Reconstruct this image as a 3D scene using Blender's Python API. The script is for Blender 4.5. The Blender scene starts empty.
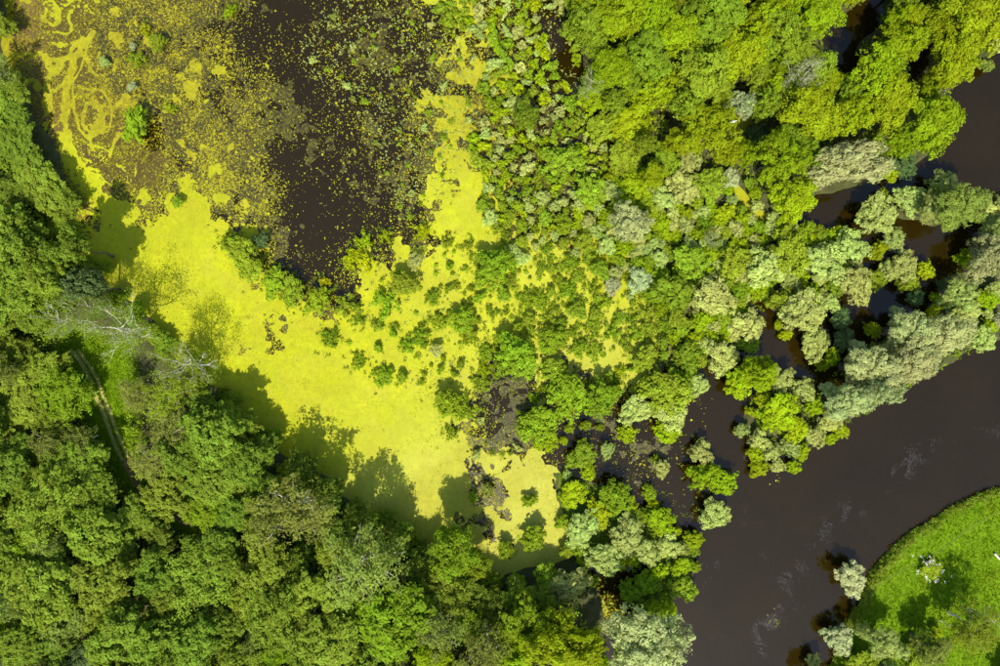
import bpy, math, random
import numpy as np
from mathutils import Vector

# ------------------------------------------------------------------ camera, sky, sun, exposure
scene = bpy.context.scene
COL = scene.collection
CAM_H = 100.0            # drone height above the water, metres
S = 0.15                 # metres of water surface per photo pixel
cam_d = bpy.data.cameras.new("camera")
cam = bpy.data.objects.new("camera", cam_d)
COL.objects.link(cam)
cam.location = (0, 0, CAM_H)
cam.rotation_euler = (0, 0, 0)
cam_d.sensor_width = 36.0
cam_d.lens = 24.0
cam_d.clip_start = 0.5
cam_d.clip_end = 2000.0
scene.camera = cam

SUN_EL = math.radians(54)
world = bpy.data.worlds.new("World")
scene.world = world
world.use_nodes = True
wn = world.node_tree
bg = wn.nodes.get("Background") or wn.nodes.new("ShaderNodeBackground")
sky = wn.nodes.new("ShaderNodeTexSky")
sky.sky_type = 'NISHITA'
sky.sun_disc = False
sky.sun_elevation = SUN_EL
sky.sun_rotation = math.radians(180)
sky.air_density = 1.0
sky.dust_density = 1.0
wn.links.new(sky.outputs[0], bg.inputs[0])
bg.inputs[1].default_value = 0.15

sun_d = bpy.data.lights.new("sun", 'SUN')
sun_d.energy = 4.4
sun_d.angle = math.radians(0.53)
sun_d.color = (1.0, 0.94, 0.84)
sun = bpy.data.objects.new("sun", sun_d)
COL.objects.link(sun)
sun.location = (0, -60, 80)
dirv = Vector((0.03, math.cos(SUN_EL), -math.sin(SUN_EL)))     # light travels up the picture
sun.rotation_euler = dirv.to_track_quat('-Z', 'Y').to_euler()

vs = scene.view_settings
vs.view_transform = 'Standard'
vs.look = 'None'
vs.gamma = 1.0
vs.use_curve_mapping = False
vs.exposure = 1.05
scene.cycles.use_denoising = True
scene.cycles.max_bounces = 6
scene.cycles.diffuse_bounces = 3
scene.cycles.transmission_bounces = 4
scene.cycles.caustics_reflective = False
scene.cycles.caustics_refractive = False

rng = np.random.default_rng(20240611)
random.seed(77)

# ------------------------------------------------------------------ small helpers
def W(px, py, h=0.0):
    f = S * (CAM_H - h) / CAM_H
    return ((px - 500.0) * f, (333.0 - py) * f)

def tag(o, label=None, cat=None, group=None, kind=None):
    if label: o["label"] = label
    if cat: o["category"] = cat
    if group: o["group"] = group
    if kind: o["kind"] = kind
    return o

def link(name, data, parent=None):
    o = bpy.data.objects.new(name, data)
    COL.objects.link(o)
    if parent is not None: o.parent = parent
    return o

def mesh_raw(name, verts, loops, sizes, mat=None, smooth=False):
    """verts (n,3), flat loop indices, face sizes"""
    me = bpy.data.meshes.new(name)
    verts = np.asarray(verts, dtype=np.float32)
    loops = np.asarray(loops, dtype=np.int32)
    sizes = np.asarray(sizes, dtype=np.int32)
    me.vertices.add(len(verts)); me.vertices.foreach_set("co", verts.ravel())
    me.loops.add(len(loops)); me.loops.foreach_set("vertex_index", loops)
    me.polygons.add(len(sizes))
    starts = np.concatenate([[0], np.cumsum(sizes)[:-1]]).astype(np.int32)
    me.polygons.foreach_set("loop_start", starts)
    me.polygons.foreach_set("loop_total", sizes)
    if smooth: me.polygons.foreach_set("use_smooth", np.ones(len(sizes), dtype=bool))
    me.update(calc_edges=True)
    if mat: me.materials.append(mat)
    return me

def attr(me, name, values, domain):
    a = me.attributes.new(name, 'FLOAT', domain)
    a.data.foreach_set("value", np.asarray(values, dtype=np.float32))

# value noise -----------------------------------------------------
_tab = rng.random((256, 256))
def vnoise(x, y, seed=0):
    x = x + seed * 17.31; y = y + seed * 5.77
    xi = np.floor(x).astype(int); yi = np.floor(y).astype(int)
    fx = x - xi; fy = y - yi
    fx = fx * fx * (3 - 2 * fx); fy = fy * fy * (3 - 2 * fy)
    a = _tab[xi & 255, yi & 255]; b = _tab[(xi + 1) & 255, yi & 255]
    c = _tab[xi & 255, (yi + 1) & 255]; d = _tab[(xi + 1) & 255, (yi + 1) & 255]
    return (a * (1 - fx) + b * fx) * (1 - fy) + (c * (1 - fx) + d * fx) * fy

def fbm(x, y, wl, octs=4, gain=0.5, seed=0):
    t = 0; amp = 1; tot = 0
    for k in range(octs):
        ca, sa = math.cos(0.7 * k + seed), math.sin(0.7 * k + seed)
        t = t + amp * vnoise((x * ca - y * sa) / wl, (x * sa + y * ca) / wl, seed + k * 3)
        tot += amp; amp *= gain; wl *= 0.5
    return t / tot

def inside(px, py, poly):
    r = np.zeros(np.shape(px), dtype=bool)
    n = len(poly)
    for i in range(n):
        x1, y1 = poly[i]; x2, y2 = poly[(i + 1) % n]
        if y1 == y2: continue
        c = ((y1 > py) != (y2 > py)) & (px < (x2 - x1) * (py - y1) / (y2 - y1) + x1)
        r ^= c
    return r

def segdist(px, py, a, b):
    ax, ay = a; bx, by = b
    dx, dy = bx - ax, by - ay
    L = dx * dx + dy * dy + 1e-9
    t = np.clip(((px - ax) * dx + (py - ay) * dy) / L, 0, 1)
    return np.hypot(px - ax - t * dx, py - ay - t * dy)

def linedist(px, py, pts):
    d = np.full(np.shape(px), 1e9)
    for a, b in zip(pts[:-1], pts[1:]): d = np.minimum(d, segdist(px, py, a, b))
    return d

def sdist(px, py, poly):                    # positive inside, in pixels
    d = linedist(px, py, list(poly) + [poly[0]])
    return np.where(inside(px, py, poly), d, -d)

# ------------------------------------------------------------------ materials
def newmat(name):
    m = bpy.data.materials.new(name); m.use_nodes = True
    nt = m.node_tree; nt.nodes.clear()
    out = nt.nodes.new("ShaderNodeOutputMaterial")
    return m, nt, out

def N(nt, t, **kw):
    n = nt.nodes.new(t)
    for k, v in kw.items():
        if k.startswith("i_"):
            key = k[2:]
            n.inputs[int(key) if key.isdigit() else key].default_value = v
        else: setattr(n, k, v)
    return n

def noise(nt, scale, detail=4, rough=0.55, dist=0.0, vec=None):
    n = N(nt, "ShaderNodeTexNoise")
    n.inputs["Scale"].default_value = scale; n.inputs["Detail"].default_value = detail
    n.inputs["Roughness"].default_value = rough; n.inputs["Distortion"].default_value = dist
    if vec is not None: nt.links.new(vec, n.inputs["Vector"])
    return n.outputs["Fac"]

def ramp(nt, fac, stops):
    r = N(nt, "ShaderNodeValToRGB")
    e = r.color_ramp.elements
    while len(e) < len(stops): e.new(0.5)
    for el, (p, c) in zip(e, stops):
        el.position = p; el.color = (*c, 1) if len(c) == 3 else c
    nt.links.new(fac, r.inputs[0])
    return r.outputs[0]

def mix(nt, fac, a, b, mode='MIX'):
    m = N(nt, "ShaderNodeMix", data_type='RGBA', blend_type=mode)
    for sock, v in ((m.inputs[0], fac), (m.inputs[6], a), (m.inputs[7], b)):
        if hasattr(v, "is_output"): nt.links.new(v, sock)
        elif isinstance(v, (int, float)): sock.default_value = v
        else: sock.default_value = (*v, 1)
    return m.outputs[2]

def coords(nt):
    return N(nt, "ShaderNodeNewGeometry").outputs["Position"]

def attribute(nt, name):
    return N(nt, "ShaderNodeAttribute", attribute_name=name).outputs["Fac"]

def principled(nt, out, col, rough=0.8, spec=0.2, bump=None, bump_d=0.05, bump_s=0.5):
    p = N(nt, "ShaderNodeBsdfPrincipled")
    if hasattr(col, "is_output"): nt.links.new(col, p.inputs["Base Color"])
    else: p.inputs["Base Color"].default_value = (*col, 1)
    p.inputs["Roughness"].default_value = rough
    p.inputs["Specular IOR Level"].default_value = spec
    if bump is not None:
        b = N(nt, "ShaderNodeBump"); b.inputs["Strength"].default_value = bump_s
        b.inputs["Distance"].default_value = bump_d
        nt.links.new(bump, b.inputs["Height"]); nt.links.new(b.outputs[0], p.inputs["Normal"])
    nt.links.new(p.outputs[0], out.inputs[0])
    return p

def leaf_material(name, trans=0.5, rough=0.7, hue=0.5):
    """colour comes from the object's own colour; leaves vary one by one"""
    m, nt, out = newmat(name)
    oi = N(nt, "ShaderNodeObjectInfo")
    lv = attribute(nt, "lv")
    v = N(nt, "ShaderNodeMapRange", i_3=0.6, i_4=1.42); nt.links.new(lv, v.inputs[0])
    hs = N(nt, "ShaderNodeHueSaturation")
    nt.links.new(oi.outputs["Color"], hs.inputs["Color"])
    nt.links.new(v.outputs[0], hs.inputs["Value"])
    hm = N(nt, "ShaderNodeMapRange", i_3=0.489, i_4=0.512); nt.links.new(lv, hm.inputs[0])
    nt.links.new(hm.outputs[0], hs.inputs["Hue"])
    p = N(nt, "ShaderNodeBsdfPrincipled")
    p.inputs["Roughness"].default_value = rough
    p.inputs["Specular IOR Level"].default_value = 0.06
    nt.links.new(hs.outputs[0], p.inputs["Base Color"])
    t = N(nt, "ShaderNodeBsdfTranslucent")
    tc = mix(nt, 1.0, hs.outputs[0], (1.25, 1.3, 0.7), 'MULTIPLY')
    nt.links.new(tc, t.inputs[0])
    ms = N(nt, "ShaderNodeMixShader", i_0=trans)
    nt.links.new(p.outputs[0], ms.inputs[1]); nt.links.new(t.outputs[0], ms.inputs[2])
    nt.links.new(ms.outputs[0], out.inputs[0])
    return m

M = {}
M['leaf'] = leaf_material("leaf")
def mk_bark(name, a, b):
    m, nt, out = newmat(name)
    c = ramp(nt, noise(nt, 3.0, 5, 0.7, 1.0, coords(nt)), [(0.3, a), (0.7, b)])
    principled(nt, out, c, 0.9, 0.1)
    return m
M['bark'] = mk_bark("bark", (0.05, 0.036, 0.025), (0.16, 0.125, 0.09))
M['pale_bark'] = mk_bark("pale_bark", (0.32, 0.29, 0.21), (0.60, 0.56, 0.44))
M['grey_bark'] = mk_bark("grey_bark", (0.2, 0.18, 0.14), (0.36, 0.33, 0.26))

# water: brown peaty water, smooth surface that mirrors the sky
m, nt, out = newmat("peat_water"); M['water'] = m
pos = coords(nt)
c = ramp(nt, noise(nt, 0.06, 4, 0.55, 0.4, pos), [(0.35, (0.0098, 0.0060, 0.0005)), (0.65, (0.0120, 0.0076, 0.0008))])
p = principled(nt, out, c, 0.06, 0.5, noise(nt, 1.3, 3, 0.5, 0.6, pos), 0.012, 0.25)
p.inputs["IOR"].default_value = 1.33
p.inputs["Specular IOR Level"].default_value = 0.56

# ground: woodland floor and mud, with meadow grass where the "grass" attribute says so
m, nt, out = newmat("earth"); M['earth'] = m
pos = coords(nt)
mud = ramp(nt, noise(nt, 0.9, 6, 0.65, 0.3, pos), [(0.25, (0.022, 0.026, 0.010)), (0.5, (0.045, 0.05, 0.014)), (0.75, (0.085, 0.07, 0.035))])
gr = ramp(nt, noise(nt, 0.45, 7, 0.7, 0.2, pos), [(0.25, (0.06, 0.112, 0.001)), (0.5, (0.085, 0.152, 0.002)), (0.75, (0.115, 0.175, 0.004))])
c = mix(nt, attribute(nt, "grass"), mud, gr)
principled(nt, out, c, 0.95, 0.1, noise(nt, 2.5, 6, 0.7, 0, pos), 0.12, 0.6)

m, nt, out = newmat("trodden_earth"); M['track'] = m
pos = coords(nt)
c = ramp(nt, noise(nt, 1.6, 6, 0.7, 0.3, pos), [(0.3, (0.15, 0.17, 0.02)), (0.5, (0.25, 0.23, 0.06)), (0.75, (0.33, 0.27, 0.11))])
principled(nt, out, c, 0.95, 0.1, noise(nt, 5, 4, 0.6, 0, pos), 0.05, 0.5)
m, nt, out = newmat("trodden_grass"); M['trod'] = m
pos = coords(nt)
c = ramp(nt, noise(nt, 1.6, 6, 0.7, 0.3, pos), [(0.3, (0.05, 0.085, 0.004)), (0.7, (0.085, 0.13, 0.008))])
principled(nt, out, c, 0.95, 0.1)
m, nt, out = newmat("dark_soil"); M['soil'] = m
pos = coords(nt)
c = ramp(nt, noise(nt, 1.6, 6, 0.7, 0.3, pos), [(0.3, (0.10, 0.075, 0.03)), (0.5, (0.17, 0.12, 0.06)), (0.75, (0.24, 0.18, 0.10))])
principled(nt, out, c, 0.95, 0.1, noise(nt, 5, 4, 0.6, 0, pos), 0.05, 0.5)

# duckweed
m, nt, out = newmat("duckweed"); M['duckweed'] = m
pos = coords(nt)
fine = noise(nt, 0.8, 10, 0.86, 0.6, pos)
yel = ramp(nt, fine, [(0.30, (0.12, 0.145, 0.003)), (0.42, (0.235, 0.255, 0.003)), (0.52, (0.292, 0.306, 0.003)), (0.70, (0.36, 0.362, 0.006))])
broad = noise(nt, 0.16, 5, 0.6, 1.2, pos)
bm_ = N(nt, "ShaderNodeMapRange", i_1=0.42, i_2=0.66); nt.links.new(broad, bm_.inputs[0])
yel = mix(nt, bm_.outputs[0], yel, mix(nt, fine, (0.20, 0.20, 0.004), (0.33, 0.32, 0.02)))
must = ramp(nt, noise(nt, 1.4, 7, 0.75, 1.0, pos), [(0.3, (0.075, 0.065, 0.005)), (0.5, (0.17, 0.15, 0.005)), (0.7, (0.29, 0.26, 0.006))])
dl = ramp(nt, noise(nt, 0.30, 7, 0.62, 2.4, pos), [(0.465, (0, 0, 0)), (0.5, (.55, .55, .55)), (0.52, (0, 0, 0)), (0.60, (.0, .0, .0)), (0.72, (.5, .5, .5))])
yel = mix(nt, dl, yel, (0.17, 0.15, 0.006))
lime = N(nt, "ShaderNodeMapRange", i_1=0.36, i_2=0.64); nt.links.new(noise(nt, 0.07, 6, 0.62, 1.5, pos), lime.inputs[0])
lime2 = N(nt, "ShaderNodeMath", operation='MULTIPLY', i_1=0.5); nt.links.new(lime.outputs[0], lime2.inputs[0])
yel = mix(nt, lime2.outputs[0], yel, mix(nt, fine, (0.13, 0.165, 0.002), (0.29, 0.31, 0.003)))
yel = mix(nt, attribute(nt, "pale"), yel, mix(nt, fine, (0.27, 0.265, 0.05), (0.37, 0.36, 0.075)))
c = mix(nt, attribute(nt, "mustard"), yel, must)
principled(nt, out, c, 0.8, 0.15, fine, 0.02, 0.4)

m, nt, out = newmat("debris"); M['debris'] = m
c = ramp(nt, noise(nt, 0.9, 6, 0.8, 0.2, coords(nt)), [(0.35, (0.10, 0.125, 0.006)), (0.5, (0.19, 0.205, 0.006)), (0.65, (0.17, 0.135, 0.02))])
principled(nt, out, c, 0.9, 0.05)
m, nt, out = newmat("algae"); M['algae'] = m
pos = coords(nt)
c = ramp(nt, noise(nt, 2.3, 8, 0.85, 0.3, pos), [(0.38, (0.012, 0.009, 0.003)), (0.48, (0.024, 0.020, 0.003)), (0.55, (0.055, 0.049, 0.003)), (0.62, (0.13, 0.12, 0.003)), (0.74, (0.21, 0.195, 0.004))])
principled(nt, out, c, 0.5, 0.25)
# brown scum film with marbled drift lines
m, nt, out = newmat("scum"); M['scum'] = m
pos = coords(nt)
sw = noise(nt, 0.17, 6, 0.62, 3.2, pos)
c = ramp(nt, sw, [(0.30, (0.045, 0.038, 0.018)), (0.42, (0.085, 0.066, 0.032)), (0.465, (0.30, 0.27, 0.010)), (0.478, (0.12, 0.10, 0.03)),
                  (0.50, (0.10, 0.076, 0.035)), (0.58, (0.14, 0.105, 0.055)), (0.66, (0.075, 0.06, 0.03)), (0.75, (0.16, 0.12, 0.06))])
c = mix(nt, attribute(nt, "brown"), mix(nt, 0.5, mix(nt, 1.0, c, (.62, .6, .3), 'MULTIPLY'), (0.036, 0.031, 0.006)), mix(nt, 0.5, mix(nt, 1.0, c, (.8, .72, .45), 'MULTIPLY'), (0.098, 0.068, 0.020)))
principled(nt, out, c, 0.8, 0.08, noise(nt, 2, 5, 0.6, 1, pos), 0.01, 0.3)

m, nt, out = newmat("foam"); M['foam'] = m
principled(nt, out, (0.055, 0.055, 0.054), 0.8, 0.2)
m, nt, out = newmat("white_plumage"); M['white'] = m
principled(nt, out, (0.8, 0.79, 0.77), 0.7, 0.2)
m, nt, out = newmat("beak_orange"); M['beak'] = m
principled(nt, out, (0.5, 0.25, 0.05), 0.5, 0.3)
m, nt, out = newmat("grass_blade"); M['grass'] = m
lv = attribute(nt, "lv")
c = ramp(nt, lv, [(0.0, (0.075, 0.142, 0.001)), (0.5, (0.098, 0.182, 0.002)), (0.85, (0.128, 0.205, 0.003)), (1.0, (0.19, 0.21, 0.008))])
principled(nt, out, c, 0.9, 0.03)

# ------------------------------------------------------------------ land outline (photo pixels)
LAND = {
 'left_wood': ([(-1500, -1500), (5, -1500), (-2, -60), (4, 0), (8, 22), (2, 50), (10, 76), (24, 106), (33, 128), (54, 150), (64, 172), (74, 195),
                (74, 225), (92, 250), (112, 285), (140, 312), (168, 345), (200, 372), (236, 402), (268, 436), (292, 462),
                (326, 482), (352, 508), (392, 524), (410, 536), (430, 552), (460, 566), (500, 578), (545, 566), (575, 556),
                (596, 590), (602, 640), (604, 700), (640, 1800), (-1500, 1800)], 0.9),
 'upper_wood': ([(585, -1500), (1900, -1500), (1900, -20), (1050, 20), (995, 60), (958, 85), (940, 105), (936, 145), (915, 162), (880, 172),
                 (860, 188), (815, 196), (780, 215), (735, 205), (690, 215), (640, 190), (612, 140), (590, 80), (578, 30)], 0.35),
 'willow_bank': ([(810, 395), (850, 352), (905, 332), (945, 305), (1010, 290), (1100, 270), (1100, 310), (1005, 332), (960, 362), (915, 382),
                  (872, 412), (838, 430), (805, 452), (768, 462), (745, 440), (748, 400), (770, 385)], 0.3),
 'spit': ([(556, 470), (600, 488), (640, 505), (676, 525), (690, 548), (688, 590), (664, 600), (676, 640), (670, 720), (615, 720), (612, 630),
           (640, 600), (640, 575), (600, 566), (572, 540), (560, 505)], 0.25),
 'meadow': ([(1900, 300), (1200, 420), (1040, 474), (1000, 484), (975, 493), (940, 510), (905, 535), (880, 560), (866, 582), (857, 604), (843, 622),
             (832, 648), (824, 672), (800, 760), (700, 1100), (700, 1800), (1900, 1800)], 0.8),
 'mid_marsh': ([(700, 232), (760, 225), (820, 232), (860, 240), (872, 290), (835, 310), (790, 330), (760, 300), (735, 330), (700, 340), (668, 300), (660, 250)], 0.12),
 'north_islet': ([(880, 212), (930, 192), (975, 192), (1060, 200), (1060, 222), (975, 226), (930, 224)], 0.2),
 'east_islet': ([(940, 282), (960, 262), (985, 238), (1060, 220), (1060, 285), (975, 300), (955, 318)], 0.2),
}
CHANNELS = [([(733, 187), (746, 204)], 5), ([(880, -20), (868, 8), (846, 28), (838, 48), (852, 60)], 11),
            ([(745, -20), (762, 6)], 8), ([(888, 62), (892, 80)], 5), ([(835, 50), (845, 68)], 7), ([(545, 20), (562, 50), (580, 80)], 6),
            ([(655, 108), (660, 118)], 5), ([(930, 30), (925, 60), (915, 80)], 6)]

POOLS = [[(905, 228), (990, 222), (975, 268), (950, 275), (930, 262), (905, 256)], [(838, 300), (880, 288), (925, 294), (900, 318), (870, 338), (845, 332)],
         [(752, 305), (775, 312), (795, 345), (800, 372), (770, 368), (752, 345)], [(800, 372), (838, 372), (845, 388), (812, 392)],
         [(808, 200), (850, 188), (895, 180), (925, 165), (945, 160), (900, 198), (860, 212), (815, 212)], [(700, 370), (718, 355), (735, 400), (748, 430), (735, 470), (690, 440), (690, 410)],
         [(825, 30), (845, 20), (865, 8), (885, 0), (880, 18), (860, 40), (848, 66), (830, 62)], [(738, -10), (765, -10), (760, 12), (742, 12)], [(738, 112), (752, 105), (760, 135), (745, 142)],
         [(888, 62), (898, 58), (895, 85), (888, 85)], [(918, 25), (932, 15), (930, 60), (918, 85), (910, 70)], [(945, 95), (1060, 50), (1060, 185), (960, 178), (945, 150)],
         [(545, 12), (562, 20), (570, 60), (590, 85), (575, 95), (555, 50)], [(575, 432), (625, 434), (690, 440), (690, 520), (650, 485), (590, 482), (560, 450)], [(480, 378), (528, 382), (530, 440), (490, 450)],
         [(600, 570), (640, 564), (636, 594), (606, 608)]]
def land_height(x, y):
    """x, y in metres -> terrain height"""
    px = x / S + 500; py = 333 - y / S
    wx = (fbm(x, y, 7, 4, 0.55, 3) - 0.5) * 22; wy = (fbm(x, y, 7, 4, 0.55, 9) - 0.5) * 22
    qx, qy = px + wx, py + wy
    h = np.full(np.shape(px), -1.6)
    for poly, top in LAND.values():
        d = sdist(qx, qy, poly) * S
        hh = np.where(d > 0, top * (1 - np.exp(-d / (0.9 if top > 0.5 else 1.6))), np.maximum(d * 0.6, -1.6))
        h = np.maximum(h, hh)
    for pts, w in CHANNELS:
        d = (linedist(qx, qy, pts) - w) * S
        h = np.minimum(h, np.maximum(d * 0.5, -0.5))
    for poly in POOLS:
        h = np.minimum(h, np.maximum(-sdist(qx, qy, poly) * S * .5 - .1, -.6))
    bump = (fbm(x, y, 9, 4, 0.5, 5) - 0.5) * 0.35
    return h + np.where(h > 0.1, bump * np.clip(h / 0.8, 0, 1), 0)

# ground sheet: fine in view, coarse far out
def axis(lo, hi, step, far):
    a = np.arange(lo, hi + step * 0.5, step)
    b = [a[-1] * 1.0 + 8, a[-1] + 25, a[-1] + 70, a[-1] + 160, far]
    c = [a[0] - v + a[-1] if False else -(v - a[-1]) + a[0] for v in b]
    return np.concatenate([c[::-1], a, b])
gx = axis(-96, 96, 0.5, 500); gy = axis(-68, 68, 0.5, 500)
GX, GY = np.meshgrid(gx, gy)
GH = land_height(GX, GY)
gpx, gpy = GX / S + 500, 333 - GY / S
nxg, nyg = len(gx), len(gy)
idx = np.arange(nxg * nyg).reshape(nyg, nxg)
quads = np.stack([idx[:-1, :-1], idx[:-1, 1:], idx[1:, 1:], idx[1:, :-1]], -1).reshape(-1, 4)
gme = mesh_raw("ground", np.stack([GX, GY, GH], -1).reshape(-1, 3), quads.ravel(), np.full(len(quads), 4), M['earth'], True)
CLEARING = [(66, 338), (100, 340), (128, 352), (140, 392), (128, 432), (104, 432), (86, 395)]
grass_w = np.clip((sdist(gpx, gpy, LAND['meadow'][0]) + 4) / 6, 0, 1)
grass_w = np.maximum(grass_w, np.clip((sdist(gpx, gpy, CLEARING) + 8) / 10, 0, 1))
grass_w = np.maximum(grass_w, np.clip((sdist(gpx, gpy, LAND['spit'][0]) + 1) / 6, 0, 0.5))
grass_w = np.maximum(grass_w, np.clip(1.6 - linedist(gpx, gpy, [(74, 345), (90, 371), (103, 394), (120, 442), (143, 487), (177, 514), (196, 522)]) / 16, 0, 1))
attr(gme, "grass", grass_w.ravel(), 'POINT')
ground = tag(link("ground", gme), "dark earth banks, woodland floor and green meadow", kind='structure')

wme = mesh_raw("water", [(-520, -520, 0), (520, -520, 0), (520, 520, 0), (-520, 520, 0)], [0, 1, 2, 3], [4], M['water'])
water = tag(link("water", wme), "dark brown river and pond water", kind='structure')

# ------------------------------------------------------------------ floating cover: scum and duckweed
def flakes(name, pts, z, size, mat, label, zfix=True):
    n = len(pts); k = 6
    a = np.linspace(0, 2 * np.pi, k, endpoint=False)
    r = size * rng.uniform(.4, 1.3, (n, k)) * rng.lognormal(0, .45, (n, 1))
    el = rng.uniform(0.5, 1.4, n); th = rng.uniform(0, np.pi, n)
    lx = r * np.cos(a) ; ly = r * np.sin(a) * el[:, None]
    X = pts[:, 0:1] + lx * np.cos(th)[:, None] - ly * np.sin(th)[:, None]
    Y = pts[:, 1:2] + lx * np.sin(th)[:, None] + ly * np.cos(th)[:, None]
    V = np.stack([X, Y, np.full_like(X, z) + rng.uniform(0, .004, (n, 1))], -1).reshape(-1, 3)
    me = mesh_raw(name, V, np.arange(n * k), np.full(n, k), mat)
    return tag(link(name, me), label, kind='stuff')

def regress(px, py, pts, sigma):
    num = np.zeros(np.shape(px)); den = np.full(np.shape(px), 1e-12)
    for x, y, v in pts:
        w = np.exp(-((px - x) ** 2 + (py - y) ** 2) / (2 * sigma * sigma)) + 1e-7 / (1 + ((px - x) ** 2 + (py - y) ** 2) * 1e-3)
        num += w * v; den += w
    return num / den

def contour(name, X, Y, F, z, mat, extra=None):
    """solid sheet wherever F > 0, with edges cut along the zero line"""
    ny, nx = F.shape
    f = [F[:-1, :-1].ravel(), F[:-1, 1:].ravel(), F[1:, 1:].ravel(), F[1:, :-1].ravel()]
    P = [np.stack([X[s].ravel(), Y[s].ravel()], -1) for s in
         ((slice(0, -1), slice(0, -1)), (slice(0, -1), slice(1, None)), (slice(1, None), slice(1, None)), (slice(1, None), slice(0, -1)))]
    case = sum((fi > 0).astype(int) << i for i, fi in enumerate(f))
    verts = []; sizes = []
    full = case == 15
    idx = np.arange(nx * ny).reshape(ny, nx)
    q = np.stack([idx[:-1, :-1].ravel(), idx[:-1, 1:].ravel(), idx[1:, 1:].ravel(), idx[1:, :-1].ravel()], -1)[full]
    used, inv = np.unique(q.ravel(), return_inverse=True)
    V = [np.stack([X.ravel()[used], Y.ravel()[used]], -1)]
    L = [inv.astype(int)]; Z = [np.full(len(q), 4)]
    base = len(used)
    for c in range(1, 15):
        sel = np.where(case == c)[0]
        if not len(sel): continue
        poly = []
        for i in range(4):
            j = (i + 1) % 4
            ii, jj = (c >> i) & 1, (c >> j) & 1
            if ii: poly.append(P[i][sel])
            if ii != jj:
                t = f[i][sel] / (f[i][sel] - f[j][sel])
                poly.append(P[i][sel] + (P[j][sel] - P[i][sel]) * t[:, None])
        k = len(poly)
        A = np.stack(poly, 1).reshape(-1, 2)
        V.append(A); L.append(base + np.arange(len(A))); Z.append(np.full(len(sel), k))
        base += len(A)
    V = np.concatenate(V)
    me = mesh_raw(name, np.column_stack([V, np.full(len(V), z)]), np.concatenate(L), np.concatenate(Z), mat)
    if extra:
        for an, fn in extra.items(): attr(me, an, fn(V[:, 0] / S + 500, 333 - V[:, 1] / S), 'POINT')
    return me

SCUM = [(12, -80), (110, -80), (104, 0), (98, 40), (112, 92), (138, 100), (160, 150), (164, 178), (150, 208), (120, 204), (96, 210), (70, 235), (60, 190),
        (40, 150), (18, 110), (0, 66), (8, 30)]
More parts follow.
